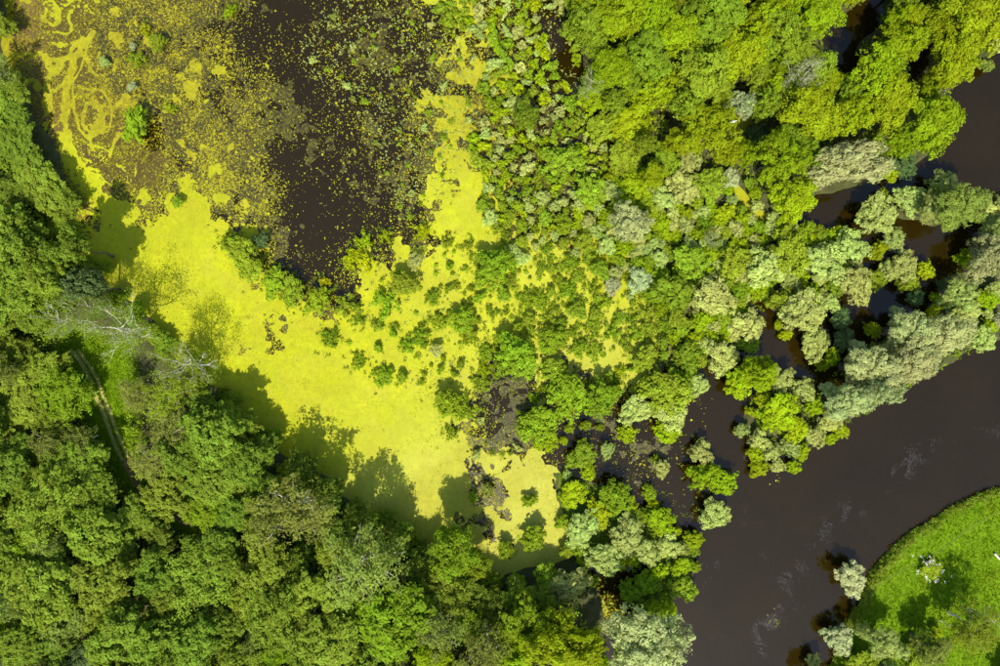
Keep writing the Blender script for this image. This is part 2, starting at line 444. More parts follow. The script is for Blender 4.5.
# (x, y, coverage of duckweed between 0 and 1)
DW = [(6, 15, .9), (4, 50, .9), (14, 62, .8), (28, 20, .1), (28, 45, .05), (28, 80, .06), (40, 105, .08), (45, 30, .25), (56, 15, .75), (70, 20, .2), (80, 35, .1),
      (45, 70, .4), (60, 60, .5), (70, 45, .3), (50, 95, .55), (65, 85, .4), (75, 100, .4), (90, 70, .6), (100, 100, .75), (95, 125, .7), (60, 120, .35), (70, 130, .7),
      (45, 125, .1), (60, 155, .3), (75, 165, .9), (90, 185, 1), (110, 170, .15), (125, 175, .2), (110, 155, .35), (140, 175, .6), (130, 190, .3), (145, 195, .3), (155, 170, .2),
      (85, 205, .6), (110, 205, .95), (140, 210, .95), (170, 195, .85), (190, 215, .9), (80, 225, .7), (110, 20, .5), (130, 35, .5), (150, 15, .45), (180, 40, .5), (200, 15, .35),
      (225, 10, .15), (240, 30, .15), (130, 70, .5), (120, 110, .7), (140, 130, .4), (165, 125, .35), (160, 90, .55), (190, 80, .5), (215, 60, .45), (240, 70, .35), (200, 120, .5), (230, 110, .4),
      (180, 150, .55), (210, 150, .5), (235, 150, .45), (260, 90, .3), (260, 130, .3), (220, 190, .6), (250, 185, .4), (270, 200, .35), (240, 215, .6), (265, 225, .5), (270, 245, .25), (255, 250, .7),
      (265, 20, .04), (290, 25, .05), (320, 10, .1), (350, 15, .2), (390, 15, .2), (410, 30, .15), (280, 55, .1), (270, 70, .2), (310, 45, .25), (340, 40, .3), (370, 45, .3), (300, 80, .08),
      (285, 105, .15), (310, 100, .18), (340, 85, .2), (375, 80, .35), (400, 60, .35), (420, 80, .4), (340, 110, .28), (370, 110, .35), (400, 105, .3), (420, 125, .45), (300, 140, .1), (325, 140, .12),
      (350, 140, .2), (380, 145, .25), (400, 160, .3), (290, 170, .05), (315, 175, .05), (345, 170, .15), (375, 175, .2), (400, 190, .25), (420, 180, .4), (300, 205, .05), (320, 215, .02), (345, 205, .1),
      (375, 205, .2), (400, 215, .25), (425, 210, .3), (295, 235, .02), (315, 250, .01), (340, 240, .04), (365, 235, .2), (350, 250, .5), (385, 245, .35), (410, 240, .45), (330, 270, .12), (310, 275, .03), (342, 290, .05),
      (325, 285, .5), (360, 275, .8), (290, 270, .2), (275, 262, .2), (300, 290, .9),
      (430, 20, .4), (445, 8, .85), (460, 5, .85), (430, 45, .4), (450, 40, .6), (470, 30, .5), (490, 20, .4), (510, 15, .5), (440, 75, .5), (465, 70, .75), (490, 80, .8), (505, 60, .9), (520, 30, .3), (540, 20, .15), (540, 50, .2), (560, 40, .05),
      (525, 65, .35), (545, 85, .2), (570, 75, .03), (575, 95, .05), (450, 100, .65), (470, 110, .8), (500, 110, .55), (530, 110, .3), (560, 120, .1), (440, 130, .7), (460, 140, .9), (480, 145, .6), (510, 150, .35), (540, 160, .3),
      (440, 155, .85), (455, 170, 1), (475, 180, .9), (445, 190, .8), (435, 175, .5), (450, 210, 1), (470, 210, 1), (440, 215, .6), (455, 235, 1), (480, 230, 1), (430, 235, .8), (495, 195, .6), (520, 190, .3), (500, 220, .6), (540, 200, .4),
      (560, 180, .3), (580, 210, .5), (560, 230, .6), (600, 180, .4), (590, 250, .9), (580, 265, .95), (630, 245, .95), (610, 230, .6), (650, 220, .4), (740, 195, 1), (735, 188, 1), (700, 220, .3), (680, 190, .3),
      (400, 265, .9), (430, 265, 1), (380, 290, 1), (440, 300, 1), (480, 260, 1), (500, 290, 1), (540, 270, 1), (560, 300, 1), (600, 300, .95), (640, 300, .9), (620, 340, 1), (650, 330, .9), (630, 370, 1), (650, 355, .9),
      (600, 360, .95), (560, 340, 1), (570, 370, .8), (530, 320, 1), (480, 330, 1), (440, 350, 1), (400, 330, 1), (350, 310, 1), (300, 320, 1), (250, 290, 1), (265, 330, .85), (256, 338, .75), (272, 325, .5), (280, 340, .98), (250, 325, .98), (220, 260, 1), (180, 240, 1),
      (130, 235, .95), (110, 260, .95), (150, 290, 1), (200, 320, 1), (250, 360, 1), (300, 380, 1), (350, 370, 1), (400, 390, 1), (450, 390, .98), (470, 370, 1), (430, 440, 1), (380, 440, 1), (330, 430, 1), (280, 420, 1), (240, 400, 1),
      (400, 480, 1), (440, 480, 1), (465, 460, 1), (480, 470, .7), (460, 500, 1), (430, 520, 1), (470, 430, .95), (475, 415, .4), (490, 400, .12), (500, 385, .08), (515, 395, .05), (495, 425, .15), (510, 440, .12), (525, 430, .1), (525, 410, .03), (490, 450, .4),
      (510, 460, .9), (530, 470, .95), (545, 460, .9), (520, 490, 1), (545, 490, 1), (530, 520, 1), (550, 530, 1), (500, 495, .9), (490, 505, .3), (505, 515, .85), (485, 515, .3), (500, 540, .95), (530, 550, .95), (555, 550, .9), (470, 545, .9),
      (540, 380, .6), (545, 400, .6), (560, 410, .3), (585, 400, .6), (590, 420, .2), (560, 435, .03), (575, 430, 0), (610, 430, .03), (640, 400, .4), (560, 460, .04), (590, 480, .03), (620, 455, .12), (640, 470, .14), (635, 490, .1), (660, 440, .02),
      (680, 440, .02), (700, 470, .01), (660, 490, .01), (700, 420, .01), (720, 410, 0), (690, 400, .1), (670, 370, .4), (680, 350, .4), (700, 330, .1), (720, 390, 0), (740, 420, .01), (760, 330, .01), (760, 400, .01),
      (720, 280, .2), (760, 260, .05), (690, 290, .4), (660, 280, .7), (680, 250, .4), (650, 530, 0), (610, 580, 0), (640, 590, 0), (590, 600, .8), (588, 620, .9), (570, 600, .5), (700, 560, 0), (700, 620, 0), (800, 300, 0), (800, 200, 0), (850, 500, 0), (750, 550, 0),
      (800, 50, 0), (650, 60, 0), (900, 300, 0), (900, 100, 0), (960, 150, 0), (950, 400, 0), (600, 40, .02)]
MUST = [(30, 30, .9), (60, 60, .65), (60, 15, .3), (100, 60, .95), (100, 110, .9), (75, 165, .05), (130, 60, .9), (170, 40, .85), (160, 100, .85), (200, 60, .8), (200, 120, .8), (230, 100, .7), (180, 160, .7), (220, 170, .55),
        (240, 40, .5), (260, 110, .45), (100, 190, 0), (150, 205, .25), (190, 205, .1), (140, 130, .85), (270, 200, .3), (330, 60, .45), (360, 110, .3), (340, 170, .2), (390, 200, .15), (420, 100, .5), (480, 90, .8), (460, 120, .7), (500, 110, .7),
        (440, 150, .35), (450, 200, 0), (505, 60, 0), (445, 8, 0), (460, 80, .5), (530, 60, .3), (540, 150, .5), (600, 200, .2), (300, 300, .05), (420, 400, 0), (200, 280, 0), (520, 480, .25), (530, 530, .2), (560, 280, 0), (490, 500, .4), (560, 250, .1), (620, 350, .1), (300, 350, .12)]
PALE = [(530, 490, .6), (540, 520, .6), (545, 460, .6), (490, 470, .45), (440, 480, .4), (450, 420, .2), (400, 400, .05), (740, 195, 0), (620, 250, 0), (350, 350, 0), (250, 330, 0), (560, 290, .2), (620, 360, .3), (560, 400, .4), (480, 300, .1), (450, 200, .05), (180, 250, 0), (100, 100, 0), (300, 100, 0), (585, 600, .3)]
st = 0.14
ax_ = np.arange(-86, 42, st); ay_ = np.arange(-44, 62, st)
DX, DY = np.meshgrid(ax_, ay_)
dpx, dpy = DX / S + 500, 333 - DY / S
wx = (fbm(DX, DY, 5.5, 4, .55, 21) - .5) * 20; wy = (fbm(DX, DY, 5.5, 4, .55, 29) - .5) * 20
def coarse(fn, k=4, warp=True):
    a = fn((dpx + wx)[::k, ::k], (dpy + wy)[::k, ::k]) if warp else fn(DX[::k, ::k], DY[::k, ::k]); ny, nx = dpx.shape
    yy = np.minimum(np.arange(ny) / k, a.shape[0] - 1.001); xx = np.minimum(np.arange(nx) / k, a.shape[1] - 1.001)
    y0 = yy.astype(int); x0 = xx.astype(int); fy = (yy - y0)[:, None]; fx = (xx - x0)[None, :]
    return (a[y0][:, x0] * (1 - fx) + a[y0][:, x0 + 1] * fx) * (1 - fy) + (a[y0 + 1][:, x0] * (1 - fx) + a[y0 + 1][:, x0 + 1] * fx) * fy
cov = np.clip(coarse(lambda x, y: regress(x, y, DW, 13.0)), 0, 1)
dots = fbm(DX * .82 - DY * .57, DX * .57 + DY * .82, 1.9, 4, .62, 31) * .7 + fbm(DX, DY, 6, 3, .5, 37) * .3
# drifted swirls in the scum bay
ux = DX + (fbm(DX, DY, 8, 3, .5, 41) - .5) * 20; uy = DY + (fbm(DX, DY, 8, 3, .5, 45) - .5) * 20
swirl = fbm(ux * .5, uy * 1.7, 2.6, 4, .55, 49)
def rank(a):
    o = np.empty(a.size); o[np.argsort(a.ravel(), kind='stable')] = np.linspace(0, 1, a.size); return o.reshape(a.shape)
scum_w = np.clip((sdist(dpx + wx * .6, dpy + wy * .6, SCUM) + 14) / 26, 0, 1)
u = rank(dots) * (1 - scum_w) + rank(swirl * .66 + dots * .22 + vnoise(DX / .3, DY / .3, 5) * .12) * scum_w
sheet = np.where(scum_w > .5, np.where(cov > .9, cov, cov * .36), np.clip((cov - .36) / .6, 0, 1) ** 1.15)
F = sheet * 1.04 - u - 0.012
STREAKS = [([(96, 36), (74, 62), (67, 90), (62, 120), (64, 140), (72, 160), (88, 180), (104, 198), (118, 206)], 3.4), ([(62, 132), (70, 155), (84, 178), (102, 198), (130, 210)], 8), ([(57, 2), (63, 10), (60, 22), (52, 29), (45, 24), (46, 10)], 1.6), ([(57, 8), (58, 18)], 3.5), ([(45, 112), (48, 90), (52, 75), (66, 60), (82, 42)], 2.6),
           ([(84, 86), (104, 93), (116, 110), (110, 130), (92, 137), (82, 122), (88, 104), (100, 106)], 1.3), ([(14, -40), (12, 0), (5, 28), (3, 55)], 5), ([(72, 100), (78, 125), (90, 145), (108, 152)], 1.2), ([(140, 200), (142, 186), (146, 196)], 3), ([(60, 128), (58, 150), (66, 170)], 1.0), ([(90, 52), (76, 84), (74, 108)], 1.0)]
sx_, sy_ = dpx + wx * .9, dpy + wy * .9
near = (dpx < 190) & (dpy < 240)
for pts, w in STREAKS:
    d = linedist(sx_[near], sy_[near], pts)
    F[near] = np.maximum(F[near], (w * (-.25 + 1.5 * fbm(DX[near], DY[near], 2.2, 3, .6, 17) + 1.2 * fbm(DX[near], DY[near], .55, 2, .6, 19)) - d) * .06)
DH = coarse(land_height, 4, False)
F = np.where(DH > 0.12, -1, F)
dme = contour("duckweed", DX, DY, F, 0.022, M['duckweed'], {"pale": lambda x, y: np.clip(regress(x, y, PALE, 26.0), 0, 1), "mustard": lambda x, y: np.clip(regress(x, y, MUST, 20.0) + (fbm(x * S, y * S, 3, 3, .5, 55) - .5) * .5, 0, 1)})
tag(link("duckweed", dme), "bright yellow green duckweed carpet and flecks floating on the pond", kind='stuff')
# loose duckweed: single flakes and little rafts where the carpet breaks up
lam = np.clip(cov, 0, .93) ** 1.1 * (.25 + 1.9 * np.clip(fbm(DX, DY, 2.2, 4, .65, 91) - .36, 0, 1) * 1.6) * (1 - .3 * scum_w) * (1 + 1.3 * np.clip((290 - dpx) / 60, 0, 1))
lam = np.where((F > .05) | (DH > .08) | (cov < .012), 0, lam)
pr1 = (lam / lam.sum()).ravel()
sel = rng.choice(pr1.size, 88000, p=pr1)
fp = np.column_stack([DX.ravel()[sel], DY.ravel()[sel]]) + rng.uniform(-.07, .07, (len(sel), 2))
fo = flakes("duckweed_flakes", fp, .024, .06, M['duckweed'], "yellow green duckweed flakes scattered over the dark pond")
fx_, fy_ = fp[:, 0] / S + 500, 333 - fp[:, 1] / S
attr(fo.data, "mustard", np.repeat(np.clip(regress(fx_, fy_, MUST, 20.0) * .8 + .3 + rng.uniform(-.3, .4, len(fp)), 0, 1), 6), 'POINT')
# bits of dead leaf, algae clots and thin spots drifting in the carpet
db = np.clip(fbm(DX, DY, 5, 4, .65, 101) - .44, 0, 1) ** 1.5 * (F > .15) + .004 * (F > .05)
db = np.where(DH > .05, 0, db); pr2 = (db / db.sum()).ravel()
sel = rng.choice(pr2.size, 8500, p=pr2)
fp = np.column_stack([DX.ravel()[sel], DY.ravel()[sel]]) + rng.uniform(-.07, .07, (len(sel), 2))
flakes("mat_debris", fp, .030, .055, M['debris'], "olive and brown clots and dead leaf bits lying in the duckweed carpet")
# olive algae just at the surface, dim and ragged, under the duckweed
ALGAE = [(20, 20, .6), (60, 60, .9), (100, 30, 1), (100, 100, 1), (130, 60, 1), (160, 30, .95), (160, 110, .9), (200, 40, .8), (190, 90, .9), (230, 90, .75), (230, 20, .2), (200, 140, .95), (240, 140, .75), (160, 160, .5), (130, 170, .8), (190, 190, .85), (230, 190, .7), (260, 200, .5), (270, 230, .3),
         (270, 110, .4), (265, 60, .3), (280, 20, 0), (310, 60, .1), (300, 150, .1), (310, 220, 0), (350, 100, .2), (350, 160, .12), (400, 80, .35), (400, 160, .3), (430, 100, .6), (450, 60, .6), (480, 90, .9), (460, 140, .95), (420, 210, .25), (380, 220, .1), (340, 270, 0), (510, 100, .7), (540, 130, .5), (530, 60, .3), (560, 60, .1),
         (550, 180, .6), (600, 220, .6), (440, 20, .5), (400, 20, .1), (140, 200, .6), (100, 200, .8), (500, 400, .6), (510, 440, .75), (525, 390, .2), (490, 500, .7), (570, 440, .05), (630, 470, .25), (700, 440, .05), (650, 300, .5), (760, 300, 0), (590, 500, 0), (440, 300, .5), (300, 320, .5), (720, 400, 0), (760, 460, 0), (740, 540, 0), (800, 520, 0), (700, 600, 0), (650, 560, 0), (720, 470, 0), (680, 400, 0), (780, 400, 0), (740, 340, 0)]
au = rank(fbm(DX * .6 - DY * .8, DX * .8 + DY * .6, 1.3, 3, .7, 73) * .55 + fbm(DX, DY, 5, 3, .5, 75) * .45)
Fa = np.clip(coarse(lambda x, y: regress(x, y, ALGAE, 18.0)), 0, 1) * 1.02 - au - .02
Fa = np.where((DH > .12) | (dpy > 545) | (F > .12) | (scum_w > .55 + (dots - .5) * 1.2), -1, Fa)
ame = contour("surface_algae", DX, DY, Fa, 0.015, M['algae'])
tag(link("surface_algae", ame), "dim olive algae just at the water surface around the duckweed", kind='stuff')
ss = 3
Fs = sdist((dpx + wx * .6)[::ss, ::ss], (dpy + wy * .6)[::ss, ::ss], SCUM) * S + (fbm(DX, DY, 6, 5, .65, 61)[::ss, ::ss] - .5) * 13
sme = contour("scum_film", DX[::ss, ::ss], DY[::ss, ::ss], Fs, 0.010, M['scum'],
              {"brown": lambda x, y: np.clip(1 - linedist(x, y, [(25, -60), (24, 60), (38, 110), (60, 160), (72, 215)]) / 30, 0, 1)})
tag(link("scum_film", sme), "brown marbled scum film drifting along the left shore", kind='stuff')

def pip_random(poly, n, r=rng):
    p = np.array(poly); lo, hi = p.min(0), p.max(0)
    q = r.uniform(lo, hi, (n * 4, 2)); q = q[inside(q[:, 0], q[:, 1], poly)]
    return q[:n]

fl = []
STREAM = [((1010, 425), (925, 448), 60), ((925, 448), (895, 478), 90), ((895, 478), (845, 514), 110), ((845, 514), (808, 545), 50), ((800, 560), (772, 612), 90), ((772, 612), (752, 660), 130),
          ((690, 440), (720, 470), 20), ((735, 500), (738, 530), 16), ((710, 560), (735, 575), 10), ((716, 545), (700, 595), 30), ((775, 600), (800, 610), 14), ((700, 640), (760, 655), 20), ((740, 450), (760, 470), 16), ((755, 540), (765, 560), 10)]
for a, b, n in STREAM:
    n = n * 40
    t = rng.random(n)
    q = np.outer(1 - t, a) + np.outer(t, b) + rng.normal(0, 4.5, (n, 2)) + (np.sin(t * 11) * 4)[:, None]
    fl.append(q)
fl = np.concatenate(fl)
fn = fbm(fl[:, 0] + (fbm(fl[:, 0], fl[:, 1], 30, 2, .5, 3) - .5) * 40, fl[:, 1] + (fbm(fl[:, 0], fl[:, 1], 30, 2, .5, 8) - .5) * 40, 14, 4, .62, 83)
fl = fl[fn > .56]; fl = fl[rng.permutation(len(fl))[:6500]]
flakes("river_foam", np.column_stack([(fl[:, 0] - 500) * S, (333 - fl[:, 1]) * S]), 0.012, 0.021, M['foam'], "pale flecks and streaks of foam on the dark river")

# ------------------------------------------------------------------ tracks
def strip(name, pts, width, mat, label, lift=0.03):
    P = np.array([W(*p) for p in pts])
    # resample with a smooth curve
    out = []
    for i in range(len(P) - 1):
        p0, p1, p2, p3 = P[max(i - 1, 0)], P[i], P[i + 1], P[min(i + 2, len(P) - 1)]
        for t in np.linspace(0, 1, 10, endpoint=False):
            out.append(0.5 * ((2 * p1) + (-p0 + p2) * t + (2 * p0 - 5 * p1 + 4 * p2 - p3) * t * t + (-p0 + 3 * p1 - 3 * p2 + p3) * t ** 3))
    out.append(P[-1]); out = np.array(out)
    tg = np.gradient(out, axis=0); tg /= np.linalg.norm(tg, axis=1)[:, None] + 1e-9
    nrm = np.stack([-tg[:, 1], tg[:, 0]], -1)
    k = 5
    offs = np.linspace(-.5, .5, k)
    ww = width * (0.8 + 0.5 * fbm(out[:, 0], out[:, 1], 1.5, 3, .6, 5))
    pts2 = out[:, None, :] + nrm[:, None, :] * (offs[None, :, None] * ww[:, None, None])
    pts2 += rng.normal(0, width * .03, pts2.shape)
    z = land_height(pts2[..., 0], pts2[..., 1]) + lift - np.abs(offs)[None, :] * 0.02
    V = np.concatenate([pts2, z[..., None]], -1).reshape(-1, 3)
    n = len(out)
    ii = np.arange(n * k).reshape(n, k)
    q = np.stack([ii[:-1, :-1], ii[:-1, 1:], ii[1:, 1:], ii[1:, :-1]], -1).reshape(-1, 4)
    me = mesh_raw(name, V, q.ravel(), np.full(len(q), 4), mat, True)
    return tag(link(name, me), label, kind='structure')
RUT_A = [(74, 350), (82, 358), (90, 371), (99, 394), (109, 418), (118, 442), (128, 462)]
RUT_B = [(82, 350), (90, 361), (99, 375), (107, 395), (115, 416), (124, 438), (134, 460)]
PATH_C = [(128, 458), (134, 470), (143, 487), (157, 501), (177, 514), (196, 522)]
strip("track_rut", RUT_A, 0.62, M['track'], "left wheel rut of the pale earth track through the clearing", 0.05)
strip("track_rut", RUT_B, 0.5, M['track'], "right wheel rut of the pale earth track through the clearing", 0.05)
strip("dirt_path", PATH_C, 1.15, M['soil'], "brown dirt path running through the left wood", 0.06)
strip("footpath", [(862, 612), (866, 600), (872, 588), (886, 576), (905, 566), (925, 556), (946, 542), (968, 525), (1000, 508), (1060, 488)], 0.34, M['trod'],
      "narrow trodden footpath line along the meadow bank", 0.02)

# ------------------------------------------------------------------ plant building blocks
def unit(v): return v / (np.linalg.norm(v, axis=-1, keepdims=True) + 1e-9)

def leaf_quads(P, Nn, l, w, r, drop=0.0):
    n = len(P)
    t = unit(np.cross(Nn, unit(r.normal(size=(n, 3)))))
    if drop: t = unit(t + np.array([0, 0, -drop])); 
    b = unit(np.cross(Nn, t))
    L = (l * r.uniform(.65, 1.35, n))[:, None]; Wd = (w * r.uniform(.65, 1.35, n))[:, None]
    V = np.stack([P - t * L * .5, P + b * Wd * .5 + t * L * .08, P + t * L * .5, P - b * Wd * .5 + t * L * .08], 1)
    return V.reshape(-1, 3)

def leaf_mesh(name, V, lv, mat=None):
    n = len(V) // 4
    me = mesh_raw(name, V, np.arange(n * 4), np.full(n, 4), mat or M['leaf'])
    attr(me, "lv", np.clip(lv, 0, 1), 'FACE')
    return me

def tube(P, R, sides=6):
    P = np.asarray(P, float); n = len(P)
    tg = unit(np.gradient(P, axis=0))
    ref = np.where(np.abs(tg[:, 2:3]) > .9, np.array([[1., 0, 0]]), np.array([[0, 0, 1.]]))
    a = unit(np.cross(tg, ref)); b = np.cross(tg, a)
    th = np.linspace(0, 2 * np.pi, sides, endpoint=False)
    V = P[:, None, :] + (a[:, None, :] * np.cos(th)[None, :, None] + b[:, None, :] * np.sin(th)[None, :, None]) * np.asarray(R)[:, None, None]
    ii = np.arange(n * sides).reshape(n, sides)
    q = np.stack([ii[:-1], np.roll(ii[:-1], -1, 1), np.roll(ii[1:], -1, 1), ii[1:]], -1).reshape(-1, 4)
    return V.reshape(-1, 3), q

def tubes_mesh(name, tubes, mat):
    V = []; Q = []; base = 0
    for P, R, s in tubes:
        v, q = tube(P, R, s); V.append(v); Q.append(q + base); base += len(v)
    V = np.concatenate(V); Q = np.concatenate(Q)
    return mesh_raw(name, V, Q.ravel(), np.full(len(Q), 4), mat, True)

def bent(a, b, r, n=5, sag=.12):
    a = np.array(a, float); b = np.array(b, float); t = np.linspace(0, 1, n)[:, None]
    L = np.linalg.norm(b - a)
    off = r.normal(0, sag * L * .5, 3)
    return a + (b - a) * t + np.sin(t * np.pi) * off + np.concatenate([np.zeros((1, 3)), r.normal(0, L * .02, (n - 2, 3)), np.zeros((1, 3))])

def lobes_for(r, R, zc, hz, n, spread, lr):
    C = [np.array([0, 0, zc + hz * .25])]; Rr = [R * lr * 1.05]
    a0 = r.uniform(0, 6.28)
    for k in range(n):
        a = a0 + k * 2.39996 + r.normal(0, .25)
        rad = R * spread * math.sqrt((k + .7) / n) * r.uniform(.85, 1.12)
        z = zc + hz * (r.uniform(-.45, .55) + .35 * (1 - rad / R))
        C.append(np.array([math.cos(a) * rad, math.sin(a) * rad, z])); Rr.append(R * lr * r.uniform(.75, 1.15))
    return np.array(C), np.array(Rr)

def make_crown(seed, R=4.0, H=12.0, base=.32, nl=9, spread=.62, lr=.46, puffs=150, pr=.62, lpp=46, ll=.36, lw=.2, outward=.55, flat=.85, spiky=0.0, thin=0.0, drop=0.0):
    """-> (leaf verts, lv, lobe centres)"""
    r = np.random.default_rng(seed)
    zc = H * (base + 1) * .5; hz = H * (1 - base) * .5
    C, Rr = lobes_for(r, R, zc, hz, nl, spread, lr)
    PP = []; PN = []
    per = max(4, int(puffs / len(C) * 1.9))
    for c, lrad in zip(C, Rr):
        d = unit(r.normal(size=(per, 3)) + np.array([0, 0, .55]))
        sc = np.array([1, 1, flat * hz / R * 1.15])
        p = c + d * lrad * sc * r.uniform(.82, 1.12, (per, 1))
        PP.append(p); PN.append(unit(d / sc))
    PP = np.concatenate(PP); PN = np.concatenate(PN)
    keep = np.ones(len(PP), bool)
    for c, lrad in zip(C, Rr):
        sc = np.array([1, 1, flat * hz / R * 1.15])
        keep &= np.linalg.norm((PP - c) / sc, axis=1) > lrad * .72
    keep &= PP[:, 2] > H * base * .75
    PP, PN = PP[keep], PN[keep]
    if len(PP) > puffs:
        s = r.permutation(len(PP))[:puffs]; PP, PN = PP[s], PN[s]
    rad2 = np.hypot(PP[:, 0], PP[:, 1])
    n = len(PP)
    npf = r.integers(int(lpp * .6), int(lpp * 1.4), n)
    if thin: npf = (npf * np.where(r.random(n) < thin, .3, 1)).astype(int)
    k = np.repeat(np.arange(n), npf)
    prad = (pr * r.uniform(.6, 1.4, n))[k]
    d = unit(r.normal(size=(len(k), 3)) + PN[k] * .7)
    q = d * (r.random(len(k)) ** .42)[:, None] * prad[:, None]
    if spiky:                                     # stretch puffs along their own twig direction
        ax = unit(PN + r.normal(0, .45, PN.shape) + np.array([0, 0, -.25]))[k]
        along = (q * ax).sum(1, keepdims=True)
        q = q * (1 - .35 * spiky) + ax * along * spiky * 1.1
    pos = PP[k] + q
    nn = unit(d * outward + PN[k] * .45 + np.array([0, 0, .35]) + r.normal(0, .42, (len(k), 3)))
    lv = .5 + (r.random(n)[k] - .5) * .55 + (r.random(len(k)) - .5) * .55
    V = leaf_quads(pos, nn, ll, lw, r, drop)
    # inner leaves close the crown
    m = int(len(k) * .14)
    ci = r.integers(0, len(C), m)
    ip = C[ci] + unit(r.normal(size=(m, 3))) * (Rr[ci] * r.uniform(.35, .8, m))[:, None] * np.array([1, 1, flat])
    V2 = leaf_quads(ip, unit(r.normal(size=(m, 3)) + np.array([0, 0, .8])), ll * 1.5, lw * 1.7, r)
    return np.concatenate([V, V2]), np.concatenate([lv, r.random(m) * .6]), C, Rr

def make_trunk(seed, C, Rr, H, r0, lean=.04, reach=.55, stems=1):
    r = np.random.default_rng(seed + 999)
    T = []
    for s in range(stems):
        a = 6.28 * s / max(stems, 1) + r.uniform(0, 1)
        off = np.array([math.cos(a), math.sin(a), 0]) * (r0 * 1.5 if stems > 1 else 0)
        top = np.array([C[0][0] * .5, C[0][1] * .5, H * .78]) + np.append(r.normal(0, H * lean, 2), 0) + off * 4
        P = bent(off + np.array([0, 0, -.35]), top, r, 8, .05)
        T.append((P, np.linspace(r0 * 1.15, r0 * .22, 8) * np.r_[1.25, np.ones(7)], 8))
        for c, lrad in list(zip(C, Rr))[1 + s::stems]:
            f = np.clip((c[2] - lrad) / H, .22, .62) + r.uniform(-.05, .05)
            b = P[0] + (P[-1] - P[0]) * np.clip(f / .8, .15, .9)
            e = b + (c - b) * (reach + .35)
            T.append((bent(b, e, r, 6, .16), np.linspace(r0 * .42, r0 * .09, 6), 6))
            for _ in range(2):
                e2 = c + unit(r.normal(size=3) + np.array([0, 0, .4])) * lrad * reach
                T.append((bent(b + (e - b) * .6, e2, r, 4, .15), np.linspace(r0 * .18, r0 * .05, 4), 4))
    return T

def bare_tree(seed, H=12.0, R=3.8, r0=.16, limbs=15):
    r = np.random.default_rng(seed)
    trunk = bent((0, 0, -.35), (r.normal(0, .5), r.normal(0, .5), H * .8), r, 8, .05)
    T = [(trunk, np.linspace(r0, r0 * .25, 8), 7)]; TW = []; tips = []
    for k in range(limbs):
        f = .3 + .65 * k / limbs
        b = trunk[0] + (trunk[-1] - trunk[0]) * f
        a = k * 2.4 + r.normal(0, .3)
        L = R * (1.15 - .35 * f) * r.uniform(.7, 1.15)
        e = b + np.array([math.cos(a) * L, math.sin(a) * L, L * r.uniform(.35, .9)])
        P = bent(b, e, r, 6, .22); rr = r0 * .62 * (1.15 - .6 * f)
        T.append((P, np.linspace(rr, rr * .25, 6), 6))
        for j in range(5):
            g = r.uniform(.35, 1); b2 = P[0] + (P[-1] - P[0]) * g
            i0 = min(int(g * 5), 4); b2 = P[i0] + (P[i0 + 1] - P[i0]) * (g * 5 - i0)
            d = unit((e - b) / (L + 1e-6) * .6 + r.normal(0, .55, 3) + np.array([0, 0, .25]))
            l2 = L * r.uniform(.3, .6)
            P2 = bent(b2, b2 + d * l2, r, 4, .2)
            T.append((P2, np.linspace(rr * .4, rr * .13, 4), 5))
            for q in range(4):
                d3 = unit(d + r.normal(0, .6, 3)); s = P2[r.integers(1, 4)]
                P3 = bent(s, s + d3 * r.uniform(.4, 1.1), r, 3, .2)
                TW.append((P3, np.linspace(.018, .007, 3), 3)); tips.append(P3[-1])
    return T, TW, np.array(tips)

PROTO = {}
def proto(kind, trunk_mesh, parts):
    PROTO.setdefault(kind, []).append((trunk_mesh, parts))

for v in range(6):      # loose yellow-green alders and ashes
    V, lv, C, Rr = make_crown(100 + v, nl=[10, 7, 13, 9, 11, 8][v], spread=[.64, .58, .72, .68, .6, .7][v], lr=[.44, .5, .36, .42, .4, .46][v], puffs=[190, 150, 240, 170, 210, 160][v], pr=[.66, .8, .52, .6, .7, .56][v], lpp=50, ll=[.40, .46, .32, .36, .42, .34][v], lw=[.22, .26, .17, .2, .2, .18][v], spiky=[.5, .2, .7, 1, .4, .8][v], thin=[0, 0, .15, .2, 0, .25][v])
    proto('bright', tubes_mesh("trunk", make_trunk(100 + v, C, Rr, 12, .22), M['bark']), [("crown", leaf_mesh("crown", V, lv))])
for v in range(5):      # darker wood on the left
    V, lv, C, Rr = make_crown(200 + v, nl=[11, 8, 14, 10, 12][v], spread=[.66, .6, .74, .7, .64][v], lr=[.42, .48, .34, .4, .42][v], puffs=[200, 170, 250, 210, 190][v], pr=[.70, .8, .55, .62, .75][v], lpp=52, ll=[.44, .5, .34, .4, .38][v], lw=[.24, .27, .18, .2, .17][v], spiky=[.85, .5, 1, .7, 1.1][v], outward=.4)
    proto('green', tubes_mesh("trunk", make_trunk(200 + v, C, Rr, 12, .24), M['bark']), [("crown", leaf_mesh("crown", V, lv))])
for v in range(4):      # silvery willows, billowing
    V, lv, C, Rr = make_crown(300 + v, nl=13, spread=.68, lr=.36, puffs=300, pr=.50, lpp=36, ll=.34, lw=.15, outward=.8, base=.18)
    proto('willow', tubes_mesh("trunk", make_trunk(300 + v, C, Rr, 12, .3, stems=2), M['bark']), [("crown", leaf_mesh("crown", V, lv))])
for v in range(3):      # thin olive crowns with pale limbs
    V, lv, C, Rr = make_crown(400 + v, nl=12, spread=.70, lr=.36, puffs=170, pr=.62, lpp=36, ll=.30, lw=.15, spiky=.7, thin=.35)
    T = make_trunk(400 + v, C, Rr, 12, .17, reach=.95)
    proto('olive', tubes_mesh("trunk", T, M['pale_bark']), [("crown", leaf_mesh("crown", V, lv))])
